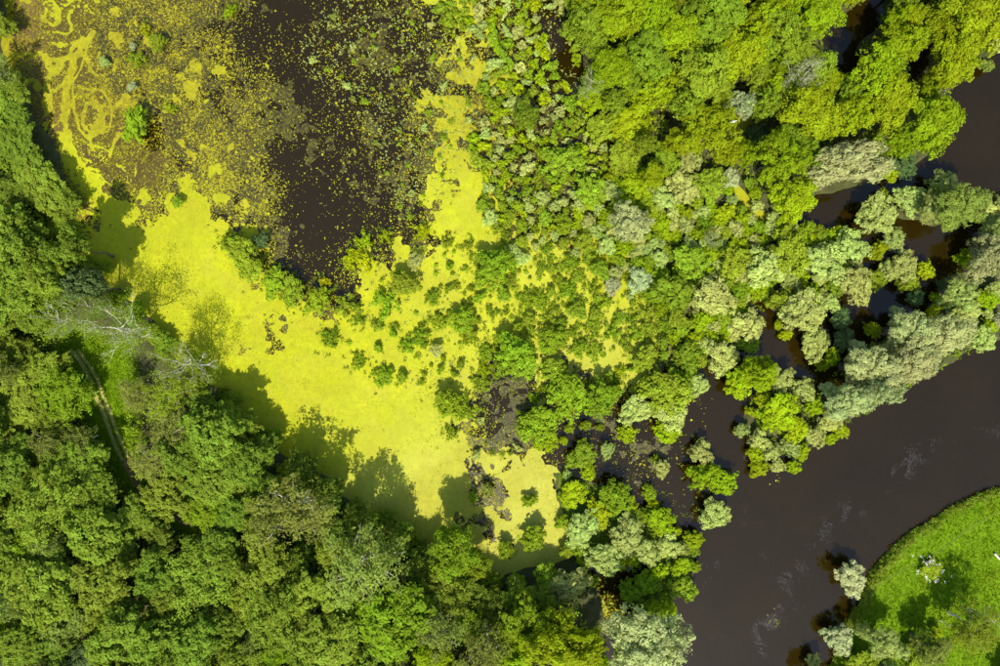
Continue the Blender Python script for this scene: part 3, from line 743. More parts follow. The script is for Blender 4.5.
for v in range(3):
    V, lv, C, Rr = make_crown(500 + v, R=2, H=3.6, base=.12, nl=7, spread=.62, lr=.46, puffs=90, pr=.36, lpp=40, ll=.26, lw=.15, outward=.8)
    proto('sage', tubes_mesh("stems", make_trunk(500 + v, C, Rr, 3.6, .07, stems=4), M['bark']), [("foliage", leaf_mesh("foliage", V, lv))])
for v in range(3):
    V, lv, C, Rr = make_crown(600 + v, R=2, H=3.6, base=.12, nl=7, spread=.64, lr=.44, puffs=80, pr=.42, lpp=42, ll=.30, lw=.18, spiky=.6)
    proto('bush', tubes_mesh("stems", make_trunk(600 + v, C, Rr, 3.6, .07, stems=4), M['bark']), [("foliage", leaf_mesh("foliage", V, lv))])
for v in range(5):      # ragged open scrub
    V, lv, C, Rr = make_crown(650 + v, R=2, H=2.4, base=.06, nl=10, spread=.86, lr=.27, puffs=76, pr=.34, lpp=30, ll=.27, lw=.15, spiky=.8, thin=.45)
    proto('scrub', tubes_mesh("stems", make_trunk(650 + v, C, Rr, 2.4, .05, stems=5), M['bark']), [("foliage", leaf_mesh("foliage", V, lv))])
for v in range(4):
    V, lv, C, Rr = make_crown(700 + v, R=.9, H=1.3, base=.1, nl=6, spread=.72, lr=.36, puffs=26, pr=.24, lpp=26, ll=.20, lw=.15, outward=.9)
    proto('plant', tubes_mesh("stems", make_trunk(700 + v, C, Rr, 1.3, .03, stems=3), M['bark']), [("foliage", leaf_mesh("foliage", V, lv))])
for v in range(3):
    T, TW, tips = bare_tree(800 + v)
    r = np.random.default_rng(880 + v)
    k = np.repeat(np.arange(len(tips)), 17)
    pos = tips[k] + r.normal(0, .5, (len(k), 3)) - np.array([0, 0, .15])
    V = leaf_quads(pos, unit(r.normal(size=(len(k), 3)) + np.array([0, 0, .6])), .24, .12, r)
    proto('bare', tubes_mesh("trunk", T + TW, M['pale_bark']), [("crown", leaf_mesh("crown", V, r.random(len(k))))])
NOM = {'bright': (4, 12), 'green': (4, 12), 'willow': (4, 12), 'olive': (4, 12), 'bare': (4, 12), 'sage': (2, 3.6), 'bush': (2, 3.6), 'scrub': (2, 2.4), 'plant': (.9, 1.3)}

# leaf colour of each look (linear reflectance)
LOOK = {'bright': (.232, .308, .006), 'lime': (.255, .322, .006), 'green': (.13, .185, .012), 'mid': (.198, .264, .015), 'willow': (.325, .355, .140), 'olive': (.190, .228, .036),
        'gold': (.230, .290, .006), 'sage': (.310, .355, .090), 'grey': (.31, .34, .16), 'dark': (.09, .14, .04), 'yellow': (.32, .34, .005), 'leafgreen': (.190, .268, .011), 'wood': (.190, .252, .022), 'deep': (.160, .222, .020)}

def height_of(kind, r):
    if kind == 'green': return min(max(1.15 * r + 3.8, 5), 9.5)
    if kind in ('bright', 'green', 'olive', 'bare'): return min(max(1.6 * r + 4.0, 5.5), 12.5)
    if kind == 'willow': return min(max(1.55 * r + 2.2, 4), 12)
    if kind == 'scrub': return min(.75 * r + .4, 3)
    if kind in ('sage', 'bush'): return min(1.05 * r + .5, 5)
    return r * 1.1 + .35

ITEMS = []    # dict(px, py, r, kind, look, ...)
def item(px, py, r, kind, look=None, sx=1, sy=1, rot=None, lab=None, h=None):
    ITEMS.append(dict(px=px, py=py, r=r, kind=kind, look=look or kind, sx=sx, sy=sy, rot=rot, lab=lab, h=h))

BR = 'bright'; GR = 'green'; WI = 'willow'; OL = 'olive'; SA = 'sage'; BU = 'bush'; BA = 'bare'; PL = 'plant'
HAND = [
 # upper right wood
 (972, 18, 30, BR, 'gold'), (950, 60, 25, BR, 'gold'), (936, 28, 18, BR, 'gold'), (897, 44, 21, BR, 'bright'), (874, 76, 27, BR, 'bright'), (818, 12, 24, BR, 'bright'), (785, 40, 25, BR, 'mid'), (762, 28, 22, BR, 'bright'),
 (808, 112, 27, BR, 'bright'), (885, 108, 27, BR, 'bright'), (930, 124, 25, BR, 'gold'), (898, 145, 17, BR, 'bright'), (850, 116, 20, BR, 'bright'), (850, 92, 16, BR, 'mid'), (792, 86, 14, BR, 'mid'),
 (775, 160, 26, BR, 'gold'), (790, 200, 20, BR, 'lime'), (758, 135, 14, SA, 'dark'), (815, 68, 16, BR, 'mid'), (744, 105, 16, WI, 'grey'), (997, 42, 13, SA, 'sage'), (985, 66, 8, SA, 'olive'),
 (583, 27, 24, BR, 'mid'), (617, 20, 26, BR, 'bright'), (650, 17, 26, BR, 'bright'), (677, 36, 22, BR, 'bright'), (713, 23, 27, BR, 'mid'), (732, 58, 25, BR, 'bright'), (700, 76, 28, BR, 'mid'), (645, 66, 26, BR, 'mid'), (612, 70, 23, BR, 'bright'),
 (592, 100, 16, BU, 'bright'), (706, 130, 28, BR, 'lime'), (727, 153, 15, BR, 'lime'), (684, 108, 20, BR, 'mid'), (650, 98, 20, BR, 'lime'), (630, 128, 20, BU, 'bright'), (563, 160, 18, BU, 'mid'), (625, 158, 19, BU, 'mid'), (633, 185, 18, BU, 'bright'),
 (663, 160, 17, SA, 'mid'), (682, 187, 18, SA, 'sage'), (706, 185, 17, SA, 'mid'), (600, 130, 16, BU, 'mid'), (526, 116, 15, WI, 'mid'), (590, 190, 16, BU, 'mid'), (662, 200, 13, SA, 'sage'), (728, 180, 10, SA, 'grey'),
 (775, 5, 18, BR, 'gold'), (725, 2, 18, BR, 'bright'), (790, 10, 14, BR, 'bright'), (765, 105, 16, BR, 'mid'), (755, 75, 15, BR, 'mid'),
 # willows and bushes of the flooded wood
 (993, 212, 15, SA, 'sage'), (907, 200, 16, SA, 'sage'), (940, 186, 17, SA, 'sage'), (955, 208, 26, WI, 'olive'), (930, 208, 16, WI, 'sage'), (873, 216, 21, SA, 'sage'), (880, 195, 6, BU, 'lime'), (903, 166, 14, SA, 'dark'), (888, 172, 9, BU, 'bright'),
 (958, 296, 18, WI, 'sage'), (963, 312, 13, SA, 'sage'), (990, 256, 24, WI, 'willow'), (998, 230, 16, WI, 'sage'), (963, 258, 9, BU, 'lime'), (903, 265, 16, SA, 'sage'), (888, 270, 11, SA, 'sage'), (906, 284, 10, BU, 'mid'), (877, 280, 11, SA, 'mid'), (877, 252, 9, BU, 'gold'),
 (915, 298, 9, SA, 'dark'), (925, 270, 9, BU, 'lime'), (985, 300, 11, BU, 'bright'), (992, 290, 9, SA, 'sage'), (980, 340, 13, SA, 'sage'), (962, 338, 8, BU, 'bright'), (985, 328, 8, BU, 'bright'),
 (847, 248, 18, SA, 'sage'), (853, 284, 19, SA, 'sage'), (817, 262, 23, SA, 'sage'), (787, 252, 24, SA, 'mid'), (763, 268, 23, SA, 'sage'), (800, 312, 23, SA, 'sage'), (813, 345, 16, SA, 'sage'), (840, 318, 12, SA, 'dark'), (843, 338, 12, SA, 'dark'), (780, 300, 14, SA, 'mid'),
 (757, 374, 17, BR, 'bright'), (780, 380, 13, SA, 'sage'), (780, 410, 18, BU, 'lime'), (770, 418, 13, BU, 'lime'), (793, 428, 13, BU, 'lime'), (803, 388, 12, SA, 'sage'), (828, 420, 12, SA, 'sage'), (758, 440, 10, SA, 'sage'), (814, 436, 11, SA, 'sage'), (790, 448, 10, SA, 'sage'),
 (758, 467, 9, BU, 'gold'), (777, 465, 8, SA, 'sage'), (770, 452, 9, SA, 'sage'), (802, 452, 8, BU, 'lime'), (742, 430, 8, SA, 'sage'), (785, 335, 6, BU, 'yellow'), (778, 325, 5, BU, 'lime'), (895, 320, 8, SA, 'dark'), (872, 330, 8, BU, 'gold'),
 # mid marsh
 (713, 297, 21, SA, 'sage'), (640, 281, 13, SA, 'grey'), (612, 287, 9, SA, 'grey'), (672, 290, 21, SA, 'mid'), (723, 358, 17, SA, 'sage'), (740, 382, 16, BU, 'bright'), (690, 352, 13, SA, 'mid'), (745, 325, 18, SA, 'sage'), (690, 262, 18, SA, 'mid'), (735, 262, 18, SA, 'mid'),
 (664, 392, 24, BU, 'mid'), (672, 412, 18, SA, 'sage'), (697, 386, 11, SA, 'sage'), (667, 431, 13, BU, 'bright'), (627, 433, 10, BU, 'bright'), (634, 410, 16, SA, 'sage'), (600, 400, 18, BU, 'leafgreen'), (566, 396, 22, BU, 'leafgreen'), (552, 340, 15, BU, 'leafgreen'),
 (517, 352, 19, BU, 'leafgreen'), (505, 345, 12, BU, 'leafgreen'), (613, 332, 9, BU, 'leafgreen'), (537, 425, 20, BU, 'leafgreen'), (545, 440, 13, BU, 'bright'), (643, 358, 13, BU, 'mid'), (552, 370, 13, BU, 'mid'), (700, 452, 12, SA, 'sage'), (680, 380, 12, BU, 'leafgreen'),
 (705, 474, 15, BU, 'gold'), (724, 482, 13, BU, 'bright'), (715, 514, 16, SA, 'sage'), (662, 468, 9, SA, 'sage'), (655, 460, 5, BU, 'bright'), (582, 456, 15, SA, 'mid'), (588, 472, 8, BU, 'lime'), (607, 450, 8, SA, 'sage'), (750, 345, 10, SA, 'mid'),
 (573, 494, 14, BU, 'lime'), (614, 497, 17, BU, 'leafgreen'), (597, 512, 13, BU, 'gold'), (627, 533, 20, SA, 'sage'), (583, 527, 19, SA, 'sage'), (603, 557, 18, SA, 'sage'), (662, 522, 15, BU, 'bright'), (667, 545, 13, SA, 'sage'), (683, 547, 8, BU, 'olive'), (680, 567, 10, BU, 'gold'),
 (683, 588, 14, SA, 'mid'), (646, 550, 14, SA, 'sage'), (630, 590, 12, BU, 'leafgreen'), (643, 582, 12, BU, 'leafgreen'), (567, 580, 19, SA, 'sage'), (532, 537, 13, BU, 'leafgreen'), (530, 500, 7, BU, 'leafgreen'), (505, 550, 9, BU, 'leafgreen'), (487, 490, 7, BU, 'olive'), (473, 497, 5, BU, 'leafgreen'),
 (658, 570, 9, BU, 'lime'), (545, 575, 14, BU, 'mid'), (620, 560, 9, BU, 'gold'),
 # bushes standing in the duckweed
 (240, 250, 16, SA, 'mid'), (250, 268, 14, BU, 'mid'), (275, 282, 14, BU, 'leafgreen'), (292, 292, 14, BU, 'mid'), (318, 300, 13, BU, 'leafgreen'), (345, 305, 11, BU, 'mid'), (262, 240, 9, SA, 'dark'), (230, 240, 8, BU, 'mid'),
 (328, 339, 9, BU, 'leafgreen'), (358, 362, 7, BU, 'leafgreen'), (384, 378, 10, BU, 'leafgreen'), (402, 377, 6, SA, 'mid'), (405, 284, 14, SA, 'mid'), (386, 302, 12, BU, 'leafgreen'), (497, 262, 17, BU, 'leafgreen'), (490, 278, 15, BU, 'leafgreen'), (462, 320, 14, BU, 'leafgreen'), (470, 335, 9, BU, 'leafgreen'),
 (438, 322, 8, BU, 'leafgreen'), (408, 345, 8, BU, 'leafgreen'), (420, 335, 7, BU, 'leafgreen'), (433, 298, 7, BU, 'leafgreen'), (436, 350, 7, SA, 'sage'), (447, 404, 14, BU, 'leafgreen'), (465, 409, 12, BU, 'leafgreen'), (451, 432, 6, BU, 'leafgreen'), (480, 384, 9, BU, 'mid'), (485, 352, 8, BU, 'leafgreen'), (508, 362, 14, BU, 'leafgreen'), (525, 365, 13, BU, 'mid'),
 (355, 255, 8, BU, 'yellow'), (348, 262, 7, BU, 'yellow'), (364, 240, 8, BU, 'gold'), (365, 262, 8, BU, 'yellow'), (385, 236, 6, BU, 'gold'), (421, 232, 8, BU, 'yellow'), (415, 262, 9, SA, 'sage'), (325, 284, 6, BU, 'yellow'), (136, 124, 15, BU, 'leafgreen'), (137, 58, 8, BU, 'leafgreen'), (158, 44, 9, SA, 'mid'), (145, 30, 6, BU, 'yellow'), (133, 47, 4, SA, 'grey'),
 (132, 87, 5, SA, 'grey'), (170, 108, 5, BU, 'gold'), (105, 63, 5, SA, 'sage'), (178, 202, 6, SA, 'mid'), (232, 8, 5, BU, 'gold'), (228, 14, 5, BU, 'gold'), (476, 455, 5, SA, 'sage'), (525, 300, 8, BU, 'leafgreen'), (540, 300, 8, BU, 'leafgreen'), (600, 270, 10, SA, 'mid'), (585, 240, 11, SA, 'mid'),
 # meadow
 (851, 577, 17, SA, 'grey'), (838, 637, 15, SA, 'grey'), (883, 641, 18, WI, 'sage'), (862, 630, 8, WI, 'sage'), (813, 661, 8, SA, 'sage'), (927, 646, 18, WI, 'olive'), (908, 655, 13, SA, 'mid'), (932, 628, 6, BU, 'lime'),
 # left wood, shore to bottom edge
 (10, 95, 22, GR, 'mid'), (20, 148, 27, GR, 'mid'), (46, 186, 24, GR, 'mid'), (14, 200, 24, GR, 'green'), (64, 208, 16, GR, 'mid'), (2, 28, 12, GR, 'mid'), (18, 240, 26, GR, 'green'), (20, 290, 28, GR, 'mid'), (53, 252, 11, GR, 'mid'), (60, 280, 22, GR, 'mid'), (80, 250, 20, GR, 'green'), (88, 285, 18, GR, 'dark'), (40, 318, 18, GR, 'mid'),
 (50, 368, 19, GR, 'mid'), (22, 402, 31, GR, 'mid'), (52, 414, 20, GR, 'mid'), (20, 350, 16, GR, 'green'), (220, 430, 27, GR, 'mid'), (190, 455, 22, GR, 'mid'), (217, 480, 28, GR, 'mid'), (250, 460, 22, GR, 'green'),
 (53, 505, 32, GR, 'mid'), (12, 470, 26, GR, 'green'), (100, 534, 29, GR, 'mid'), (50, 578, 34, GR, 'mid'), (112, 572, 28, GR, 'mid'), (140, 632, 34, GR, 'mid'), (203, 577, 33, GR, 'mid'), (77, 616, 23, GR, 'olive'), (30, 640, 26, GR, 'mid'), (200, 630, 25, GR, 'green'), (100, 490, 22, GR, 'mid'), (10, 540, 24, GR, 'green'),
 (160, 570, 22, GR, 'green'), (165, 535, 16, GR, 'green'), (240, 510, 17, GR, 'green'), (230, 620, 20, GR, 'mid'), (245, 655, 22, GR, 'mid'), (90, 655, 18, GR, 'dark'), (172, 660, 20, GR, 'green'), (155, 462, 20, OL, 'olive'),
 (238, 424, 19, GR, 'mid'), (262, 452, 19, GR, 'green'), (300, 468, 18, GR, 'green'), (328, 490, 15, GR, 'green'), (396, 538, 17, GR, 'mid'), (356, 516, 15, GR, 'green'), (205, 400, 15, GR, 'green'), (425, 556, 14, GR, 'green'),
 (295, 508, 40, OL, 'olive'), (368, 562, 42, OL, 'olive'), (270, 558, 27, GR, 'mid'), (283, 610, 30, GR, 'mid'), (333, 637, 30, GR, 'mid'), (317, 585, 25, GR, 'mid'), (395, 615, 35, GR, 'leafgreen'), (455, 548, 25, BR, 'leafgreen'), (475, 562, 15, BR, 'leafgreen'), (440, 620, 28, OL, 'olive'), (486, 645, 27, OL, 'olive'), (385, 655, 22, GR, 'mid'), (345, 530, 14, GR, 'green'), (395, 535, 15, GR, 'green'),
 (420, 570, 18, GR, 'green'), (520, 618, 25, GR, 'leafgreen'), (513, 655, 24, BR, 'bright'), (562, 636, 34, BR, 'gold'), (490, 600, 19, GR, 'green'), (435, 655, 20, BR, 'bright'), (590, 660, 16, BR, 'bright'), (330, 500, 14, GR, 'green'), (300, 560, 15, GR, 'green'), (540, 598, 14, GR, 'green'),
]
HAND += [(731, 201, 6, SA, 'sage'), (754, 194, 7, BU, 'bright'), (741, 210, 6, SA, 'mid'), (728, 190, 6, BU, 'bright'), (748, 184, 6, SA, 'mid'), (756, 206, 7, SA, 'sage')]
for a in HAND:
    hh = None
    if a[3] == GR and a[0] < 80 and 330 < a[1] < 430: hh = 5
    if a[3] == GR and 55 < a[0] < 95 and 235 < a[1] < 300: hh = 12
    item(*a, h=hh)
item(840, 166, 34, WI, 'willow', 1.28, .82, 10, h=8, lab="broad silvery grey willow on the upper wood's edge above the small channel")
item(630, 222, 22, WI, 'willow', 1.1, .85, 0, lab="round pale silvery willow standing alone in the green marsh shrubs")
item(644, 640, 41, WI, 'willow', 1, 1, 0, lab="huge round pale willow at the bottom edge beside the dark river")
for (x, y, r_, s1, s2, rot, w) in [(932, 340, 30, 1.1, .9, 30, "rightmost and largest crown of the long silvery willow bank above the river"), (905, 330, 22, 1, 1, 0, "upper middle crown of the long silvery willow bank above the river"),
                                   (900, 368, 28, 1.15, .9, 30, "lower middle crown of the long silvery willow bank beside the river"), (865, 366, 25, 1, 1, 0, "upper left crown of the long silvery willow bank above the river"),
                                   (842, 403, 22, 1.1, .95, 30, "leftmost low crown of the long silvery willow bank by the river"), (872, 392, 22, 1.1, .9, 30, "lower left crown of the long silvery willow bank by the river")]:
    item(x, y, r_, WI, 'willow', s1, s2, rot, w, h=9)
item(123, 328, 25, BA, 'mid', lab="largest dead looking birch with pale bare limbs on the left shore", h=13)
item(66, 320, 18, BA, 'mid', lab="pale bare branched tree above the wheel track on the left shore", h=12)
item(94, 306, 12, BA, 'mid', lab="slim bare branched tree between the two pale bare trees on the left shore", h=11)
item(186, 366, 21, BA, 'mid', lab="half bare olive birch with pale limbs leaning over the yellow duckweed", h=12)
item(178, 392, 24, OL, 'mid', lab="thin olive tree just below the half bare birch at the yellow pond edge", h=8)
item(137, 394, 17, OL, 'olive', lab="small olive tree right of the wheel ruts in the clearing", h=4.5)
item(970, 624, 24, OL, 'mid', lab="half bare spreading tree on the meadow casting a round shadow", h=8)
item(980, 616, 12, BA, 'mid', lab="small bare topped tree at the upper side of the half bare meadow tree", h=7)
item(957, 632, 14, OL, 'mid', lab="small thin tree beside the half bare meadow tree", h=7)
item(800, 78, 13, BA, 'grey', lab="grey bare tree among the bright green crowns of the upper wood", h=11)
item(592, 82, 12, BA, 'mid', lab="pale bare tree at the left edge of the upper wood", h=9)
item(712, 240, 8, BA, 'mid', h=5, lab="small pale bare bush in the green marsh left of the channel")
item(600, 410, 9, BA, 'mid', h=3.5, lab="small bare grey bush at the duckweed edge above the dark water")
item(927, 567, 11, SA, 'leafgreen', lab="white flowering shrub standing alone on the meadow", h=1.1)

# ------------------------------------------------------------------ fill between the hand-placed ones
pr0 = random.Random(31)
taken = [(i['px'], i['py'], i['r']) for i in ITEMS]
def fill(poly, n, rmin, rmax, kinds, gap, avoid=(), seed=0, tries=40, rpow=1.0):
    r = random.Random(seed)
    xs = [p[0] for p in poly]; ys = [p[1] for p in poly]
    made = 0
    for _ in range(n * tries):
        if made >= n: break
        x = r.uniform(min(xs), max(xs)); y = r.uniform(min(ys), max(ys))
        if not bool(inside(np.array(x), np.array(y), poly)): continue
        if any(bool(inside(np.array(x), np.array(y), a)) for a in avoid if isinstance(a, list)): continue
        if any(linedist(np.array(x), np.array(y), a[0]) < a[1] for a in avoid if isinstance(a, tuple)): continue
        rad = rmin + (rmax - rmin) * r.random() ** rpow
        if any(float(sdist(np.array(x), np.array(y), p)) > -rad * .75 for p in POOLS if p[0][0] - 60 < x < p[0][0] + 180 or p[0][0] < 500): continue
        if any((x - a) ** 2 + (y - b) ** 2 < (gap * (rad + c)) ** 2 for a, b, c in taken): continue
        k, look = r.choice(kinds)
        item(x, y, rad, k, look); taken.append((x, y, rad)); made += 1
    return made
TRACKS = [[(55, 335), (128, 345), (150, 400), (150, 470), (105, 470), (80, 400)], (PATH_C, 13), (RUT_A, 22)]
CH = [(pts, w + 11) for pts, w in CHANNELS]
WOODL = [(-75, 70), (2, 72), (18, 110), (40, 150), (66, 190), (66, 225), (90, 255), (100, 290), (60, 330), (70, 350), (110, 440), (140, 400), (200, 395), (250, 440), (300, 480), (360, 530), (440, 575), (520, 590), (580, 590), (600, 720), (-75, 720)]
fill(WOODL, 150, 14, 27, [(GR, 'green'), (GR, 'mid'), (GR, 'mid'), (GR, 'leafgreen'), (OL, 'olive')], .62, TRACKS, 1)
fill([(-75, -60), (-6, -60), (-4, 80), (-75, 80)], 12, 14, 24, [(GR, 'mid')], .62, (), 11)
fill([(590, -70), (1070, -70), (1070, -5), (972, 38), (934, 80), (912, 132), (880, 155), (800, 165), (760, 195), (640, 190), (600, 110), (575, 20)], 120, 11, 24, [(BR, 'bright'), (BR, 'mid'), (BR, 'mid'), (BR, 'gold'), (SA, 'sage')], .66, CH, 2)
fill([(610, 175), (690, 200), (760, 215), (825, 225), (860, 240), (830, 305), (770, 310), (735, 350), (690, 372), (655, 300), (610, 255), (570, 210)], 190, 5, 11, [(SA, 'sage'), (SA, 'mid'), (SA, 'sage'), (BU, 'bright'), (BU, 'bright'), (BU, 'leafgreen')], .60, [([(730, 190), (745, 200)], 9)], 3)
fill([(800, 330), (870, 300), (950, 300), (1000, 290), (1000, 330), (940, 360), (860, 420), (790, 470), (745, 470), (740, 400), (780, 360)], 26, 5, 11, [(SA, 'sage'), (SA, 'grey'), (BU, 'lime'), (BU, 'bright'), (BU, 'gold')], .76, [[(825, 290), (905, 280), (935, 300), (900, 325), (860, 345)], [(745, 310), (790, 330), (800, 370), (760, 360)]], 4)
fill([(820, 190), (900, 175), (1000, 190), (1070, 200), (1070, 290), (960, 320), (900, 300), (870, 250), (820, 225)], 22, 5, 11, [(SA, 'sage'), (SA, 'dark'), (BU, 'bright')], .85, [[(895, 218), (1000, 218), (970, 262), (905, 256)], [(825, 290), (905, 280), (935, 300), (900, 325), (860, 345)]], 5)
fill([(560, 450), (640, 480), (695, 530), (700, 600), (640, 620), (590, 600), (560, 540)], 20, 5, 11, [(SA, 'sage'), (SA, 'mid'), (BU, 'leafgreen'), (BU, 'lime'), (BU, 'gold')], .72, [[(596, 565), (650, 562), (640, 600), (600, 612)]], 6)
fill([(820, 655), (1070, 640), (1070, 720), (800, 720)], 12, 8, 20, [(WI, 'sage'), (BU, 'mid'), (SA, 'sage')], .8, (), 7)
fill([(480, 205), (560, 195), (620, 250), (665, 310), (690, 360), (670, 400), (640, 300), (560, 245), (520, 260)], 60, 4, 9, [(BU, 'leafgreen'), (SA, 'mid'), (SA, 'sage'), (BU, 'mid')], .8, (), 8)
fill([(600, 375), (650, 370), (690, 420), (650, 440), (540, 450), (470, 400), (480, 360), (540, 350)], 10, 4, 8, [(BU, 'leafgreen'), (SA, 'mid'), (BU, 'bright')], .85, [[(480, 375), (530, 380), (525, 445), (480, 440)]], 9)
fill([(350, 280), (520, 280), (570, 330), (520, 375), (380, 385), (340, 330)], 30, 2.2, 6.5, [(PL, 'leafgreen'), (PL, 'mid'), (BU, 'mid')], .95, (), 10, rpow=1.8)
SHORE = [(66, 230), (95, 258), (116, 290), (146, 318), (172, 348), (205, 376), (240, 406), (270, 438), (296, 464), (330, 486), (356, 510), (396, 526), (412, 540), (432, 556), (462, 570), (500, 582), (545, 570)]
for (x0, y0), (x1, y1) in zip(SHORE[:-1], SHORE[1:]):
    for k in range(3):
        t = pr0.random(); x = x0 + (x1 - x0) * t + pr0.uniform(-9, 5); y = y0 + (y1 - y0) * t + pr0.uniform(-4, 10)
        item(x, y, pr0.uniform(6, 12), BU, pr0.choice(['green', 'leafgreen', 'mid']))
TONGUE = [(500, 240), (600, 245), (660, 300), (690, 360), (650, 400), (600, 375), (560, 330), (500, 310)]
fill(TONGUE, 26, 5, 10, [(BU, 'leafgreen'), (BU, 'mid'), (SA, 'mid')], .85, [[(600, 345), (645, 345), (645, 390), (610, 380)]], 21, rpow=1.3)
fill(TONGUE, 60, 1.8, 4.5, [(PL, 'leafgreen'), (PL, 'mid'), (PL, 'sage')], .8, (), 22)
fill([(440, 240), (520, 240), (540, 300), (480, 320), (430, 290)], 22, 2, 6, [(PL, 'leafgreen'), (BU, 'mid')], .9, (), 23, rpow=1.6)
# emergent marsh plants
MARSH = [(470, -65), (575, -65), (570, 30), (585, 80), (600, 120), (630, 190), (600, 235), (540, 235), (490, 225), (480, 180), (470, 140), (490, 110), (480, 90), (495, 50), (440, 20), (440, -65)]
fill(MARSH, 250, 4, 9, [(PL, 'mid'), (PL, 'sage'), (PL, 'bright'), (PL, 'lime'), (PL, 'sage'), (PL, 'leafgreen')], .74, [([(545, 20), (562, 50), (580, 85)], 8)], 12, 60)
fill([(330, 10), (450, 0), (480, 60), (470, 140), (440, 200), (400, 230), (360, 120), (300, 60)], 60, 2.6, 4.6, [(PL, 'sage'), (PL, 'mid'), (PL, 'olive')], 1.3, (), 13)
fill([(570, 430), (690, 430), (740, 470), (700, 530), (640, 490), (570, 470)], 22, 2.6, 4.6, [(PL, 'sage'), (PL, 'lime')], 1.4, (), 14)
fill([(470, 380), (520, 375), (540, 450), (490, 460)], 14, 3, 5, [(PL, 'sage'), (PL, 'mid')], 1.1, (), 15)

DUCK = [(225, 228), (350, 228), (560, 228), (660, 290), (690, 370), (650, 400), (560, 390), (470, 440), (330, 400), (225, 300)]
for it in ITEMS:
    if it['kind'] == 'bush' and it['r'] < 13 and bool(inside(np.array(it['px']), np.array(it['py']), DUCK)): it['kind'] = 'scrub'; it['r'] *= 1.12
    if it['kind'] == 'bush' and it['r'] < 9 and it['px'] < 480 and it['py'] < 228: it['kind'] = 'scrub'
# the 290 largest marsh plants stand singly; the rest are joined below
pls = sorted([it for it in ITEMS if it['kind'] == 'plant'], key=lambda t: -t['r'])
SMALL = [(it['px'], it['py']) for it in pls[290:]]
drop_ids = {id(it) for it in pls[290:]}
ITEMS = [it for it in ITEMS if id(it) not in drop_ids]
# ------------------------------------------------------------------ labels that point at one thing
MARKS = [("the dead shore birch", 123, 330), ("the wheel track clearing", 100, 390), ("the brown wood path", 160, 503), ("the brown scum bay", 55, 60), ("the dark pond's tip", 335, 285),
         ("the large limbed olive crown", 295, 508), ("the duckweed's lower end", 435, 510), ("the dark duckweed gap", 510, 410), ("the pale duckweed pocket", 530, 500), ("the huge bottom willow", 644, 640),
         ("the lone round silvery willow", 630, 222), ("the long silvery willow bank", 890, 360), ("the broad silvery willow", 840, 166), ("the dark blue pool", 880, 305), ("the white flowering shrub", 927, 567),
         ("the yellow river bush", 710, 480), ("the small white bird", 733, 122), ("the river bend", 975, 120), ("the grey upper channel", 855, 30), ("the wood's left edge", 590, 82), ("the brown duckweed patch", 485, 85),
         ("the left edge's middle", 0, 333), ("the bottom left corner", 0, 666), ("the yellow strip among shrubs", 738, 192), ("the bottom centre edge", 420, 660), ("the top centre edge", 500, 0), ("the top right corner", 1000, 0), ("the solitary pond bush", 136, 124),
         ("the dark inlet", 690, 430), ("the dark bottom pool", 615, 590), ("the meadow bank bush", 851, 577), ("the half bare meadow tree", 972, 622), ("the narrow marsh pool", 765, 335), ("the duckweed's green clump", 285, 285), ("the yellow tongue's end", 620, 370)]
LOOKWORD = {'bright': 'bright yellow green', 'lime': 'vivid lime green', 'green': 'deep green', 'mid': 'mid green', 'willow': 'silvery grey', 'olive': 'dull olive', 'gold': 'golden green', 'sage': 'sage green', 'grey': 'silver grey', 'dark': 'dark bluish green', 'yellow': 'bright yellow', 'leafgreen': 'fresh green', 'white': 'white'}
KINDWORD = {'bright': 'leafy tree', 'green': 'leafy tree', 'willow': 'willow', 'olive': 'thin tree', 'bare': 'bare tree', 'sage': 'rounded shrub', 'bush': 'leafy shrub', 'scrub': 'ragged bush', 'plant': 'marsh plant'}
NAME = {'bright': 'broadleaf_tree', 'green': 'woodland_tree', 'willow': 'willow_tree', 'olive': 'thin_crowned_tree', 'bare': 'bare_tree', 'sage': 'rounded_shrub', 'bush': 'leafy_shrub', 'scrub': 'ragged_bush', 'plant': 'marsh_plant'}
GROUP = {'bright': 'yellow green trees of the upper right wood and shores', 'green': 'trees of the left wood', 'willow': 'silvery willows', 'olive': 'thin olive trees with pale limbs', 'bare': 'bare and half dead trees', 'sage': 'rounded shrubs of the flooded marsh', 'bush': 'leafy shrubs of the flooded marsh', 'scrub': 'ragged bushes standing in the duckweed', 'plant': 'emergent marsh plants'}
CAT = {'bright': 'tree', 'green': 'tree', 'willow': 'tree', 'olive': 'tree', 'bare': 'tree', 'sage': 'shrub', 'bush': 'shrub', 'scrub': 'shrub', 'plant': 'plant'}
DIRS = ["right of", "above right of", "above", "above left of", "left of", "below left of", "below", "below right of"]
def size_word(k, r):
    if k == 'plant': return 'tiny' if r < 4.6 else 'small'
    if CAT[k] == 'shrub': return 'small' if r < 8 else ('' if r < 14 else 'big')
    return 'small' if r < 17 else ('' if r < 25 else 'large')
ORD = ["nearest", "second nearest", "third nearest", "fourth nearest", "fifth nearest", "sixth nearest", "seventh nearest", "eighth nearest", "ninth nearest", "tenth nearest", "eleventh nearest", "twelfth nearest", "thirteenth nearest", "fourteenth nearest", "fifteenth nearest", "sixteenth nearest"]
buckets = {}
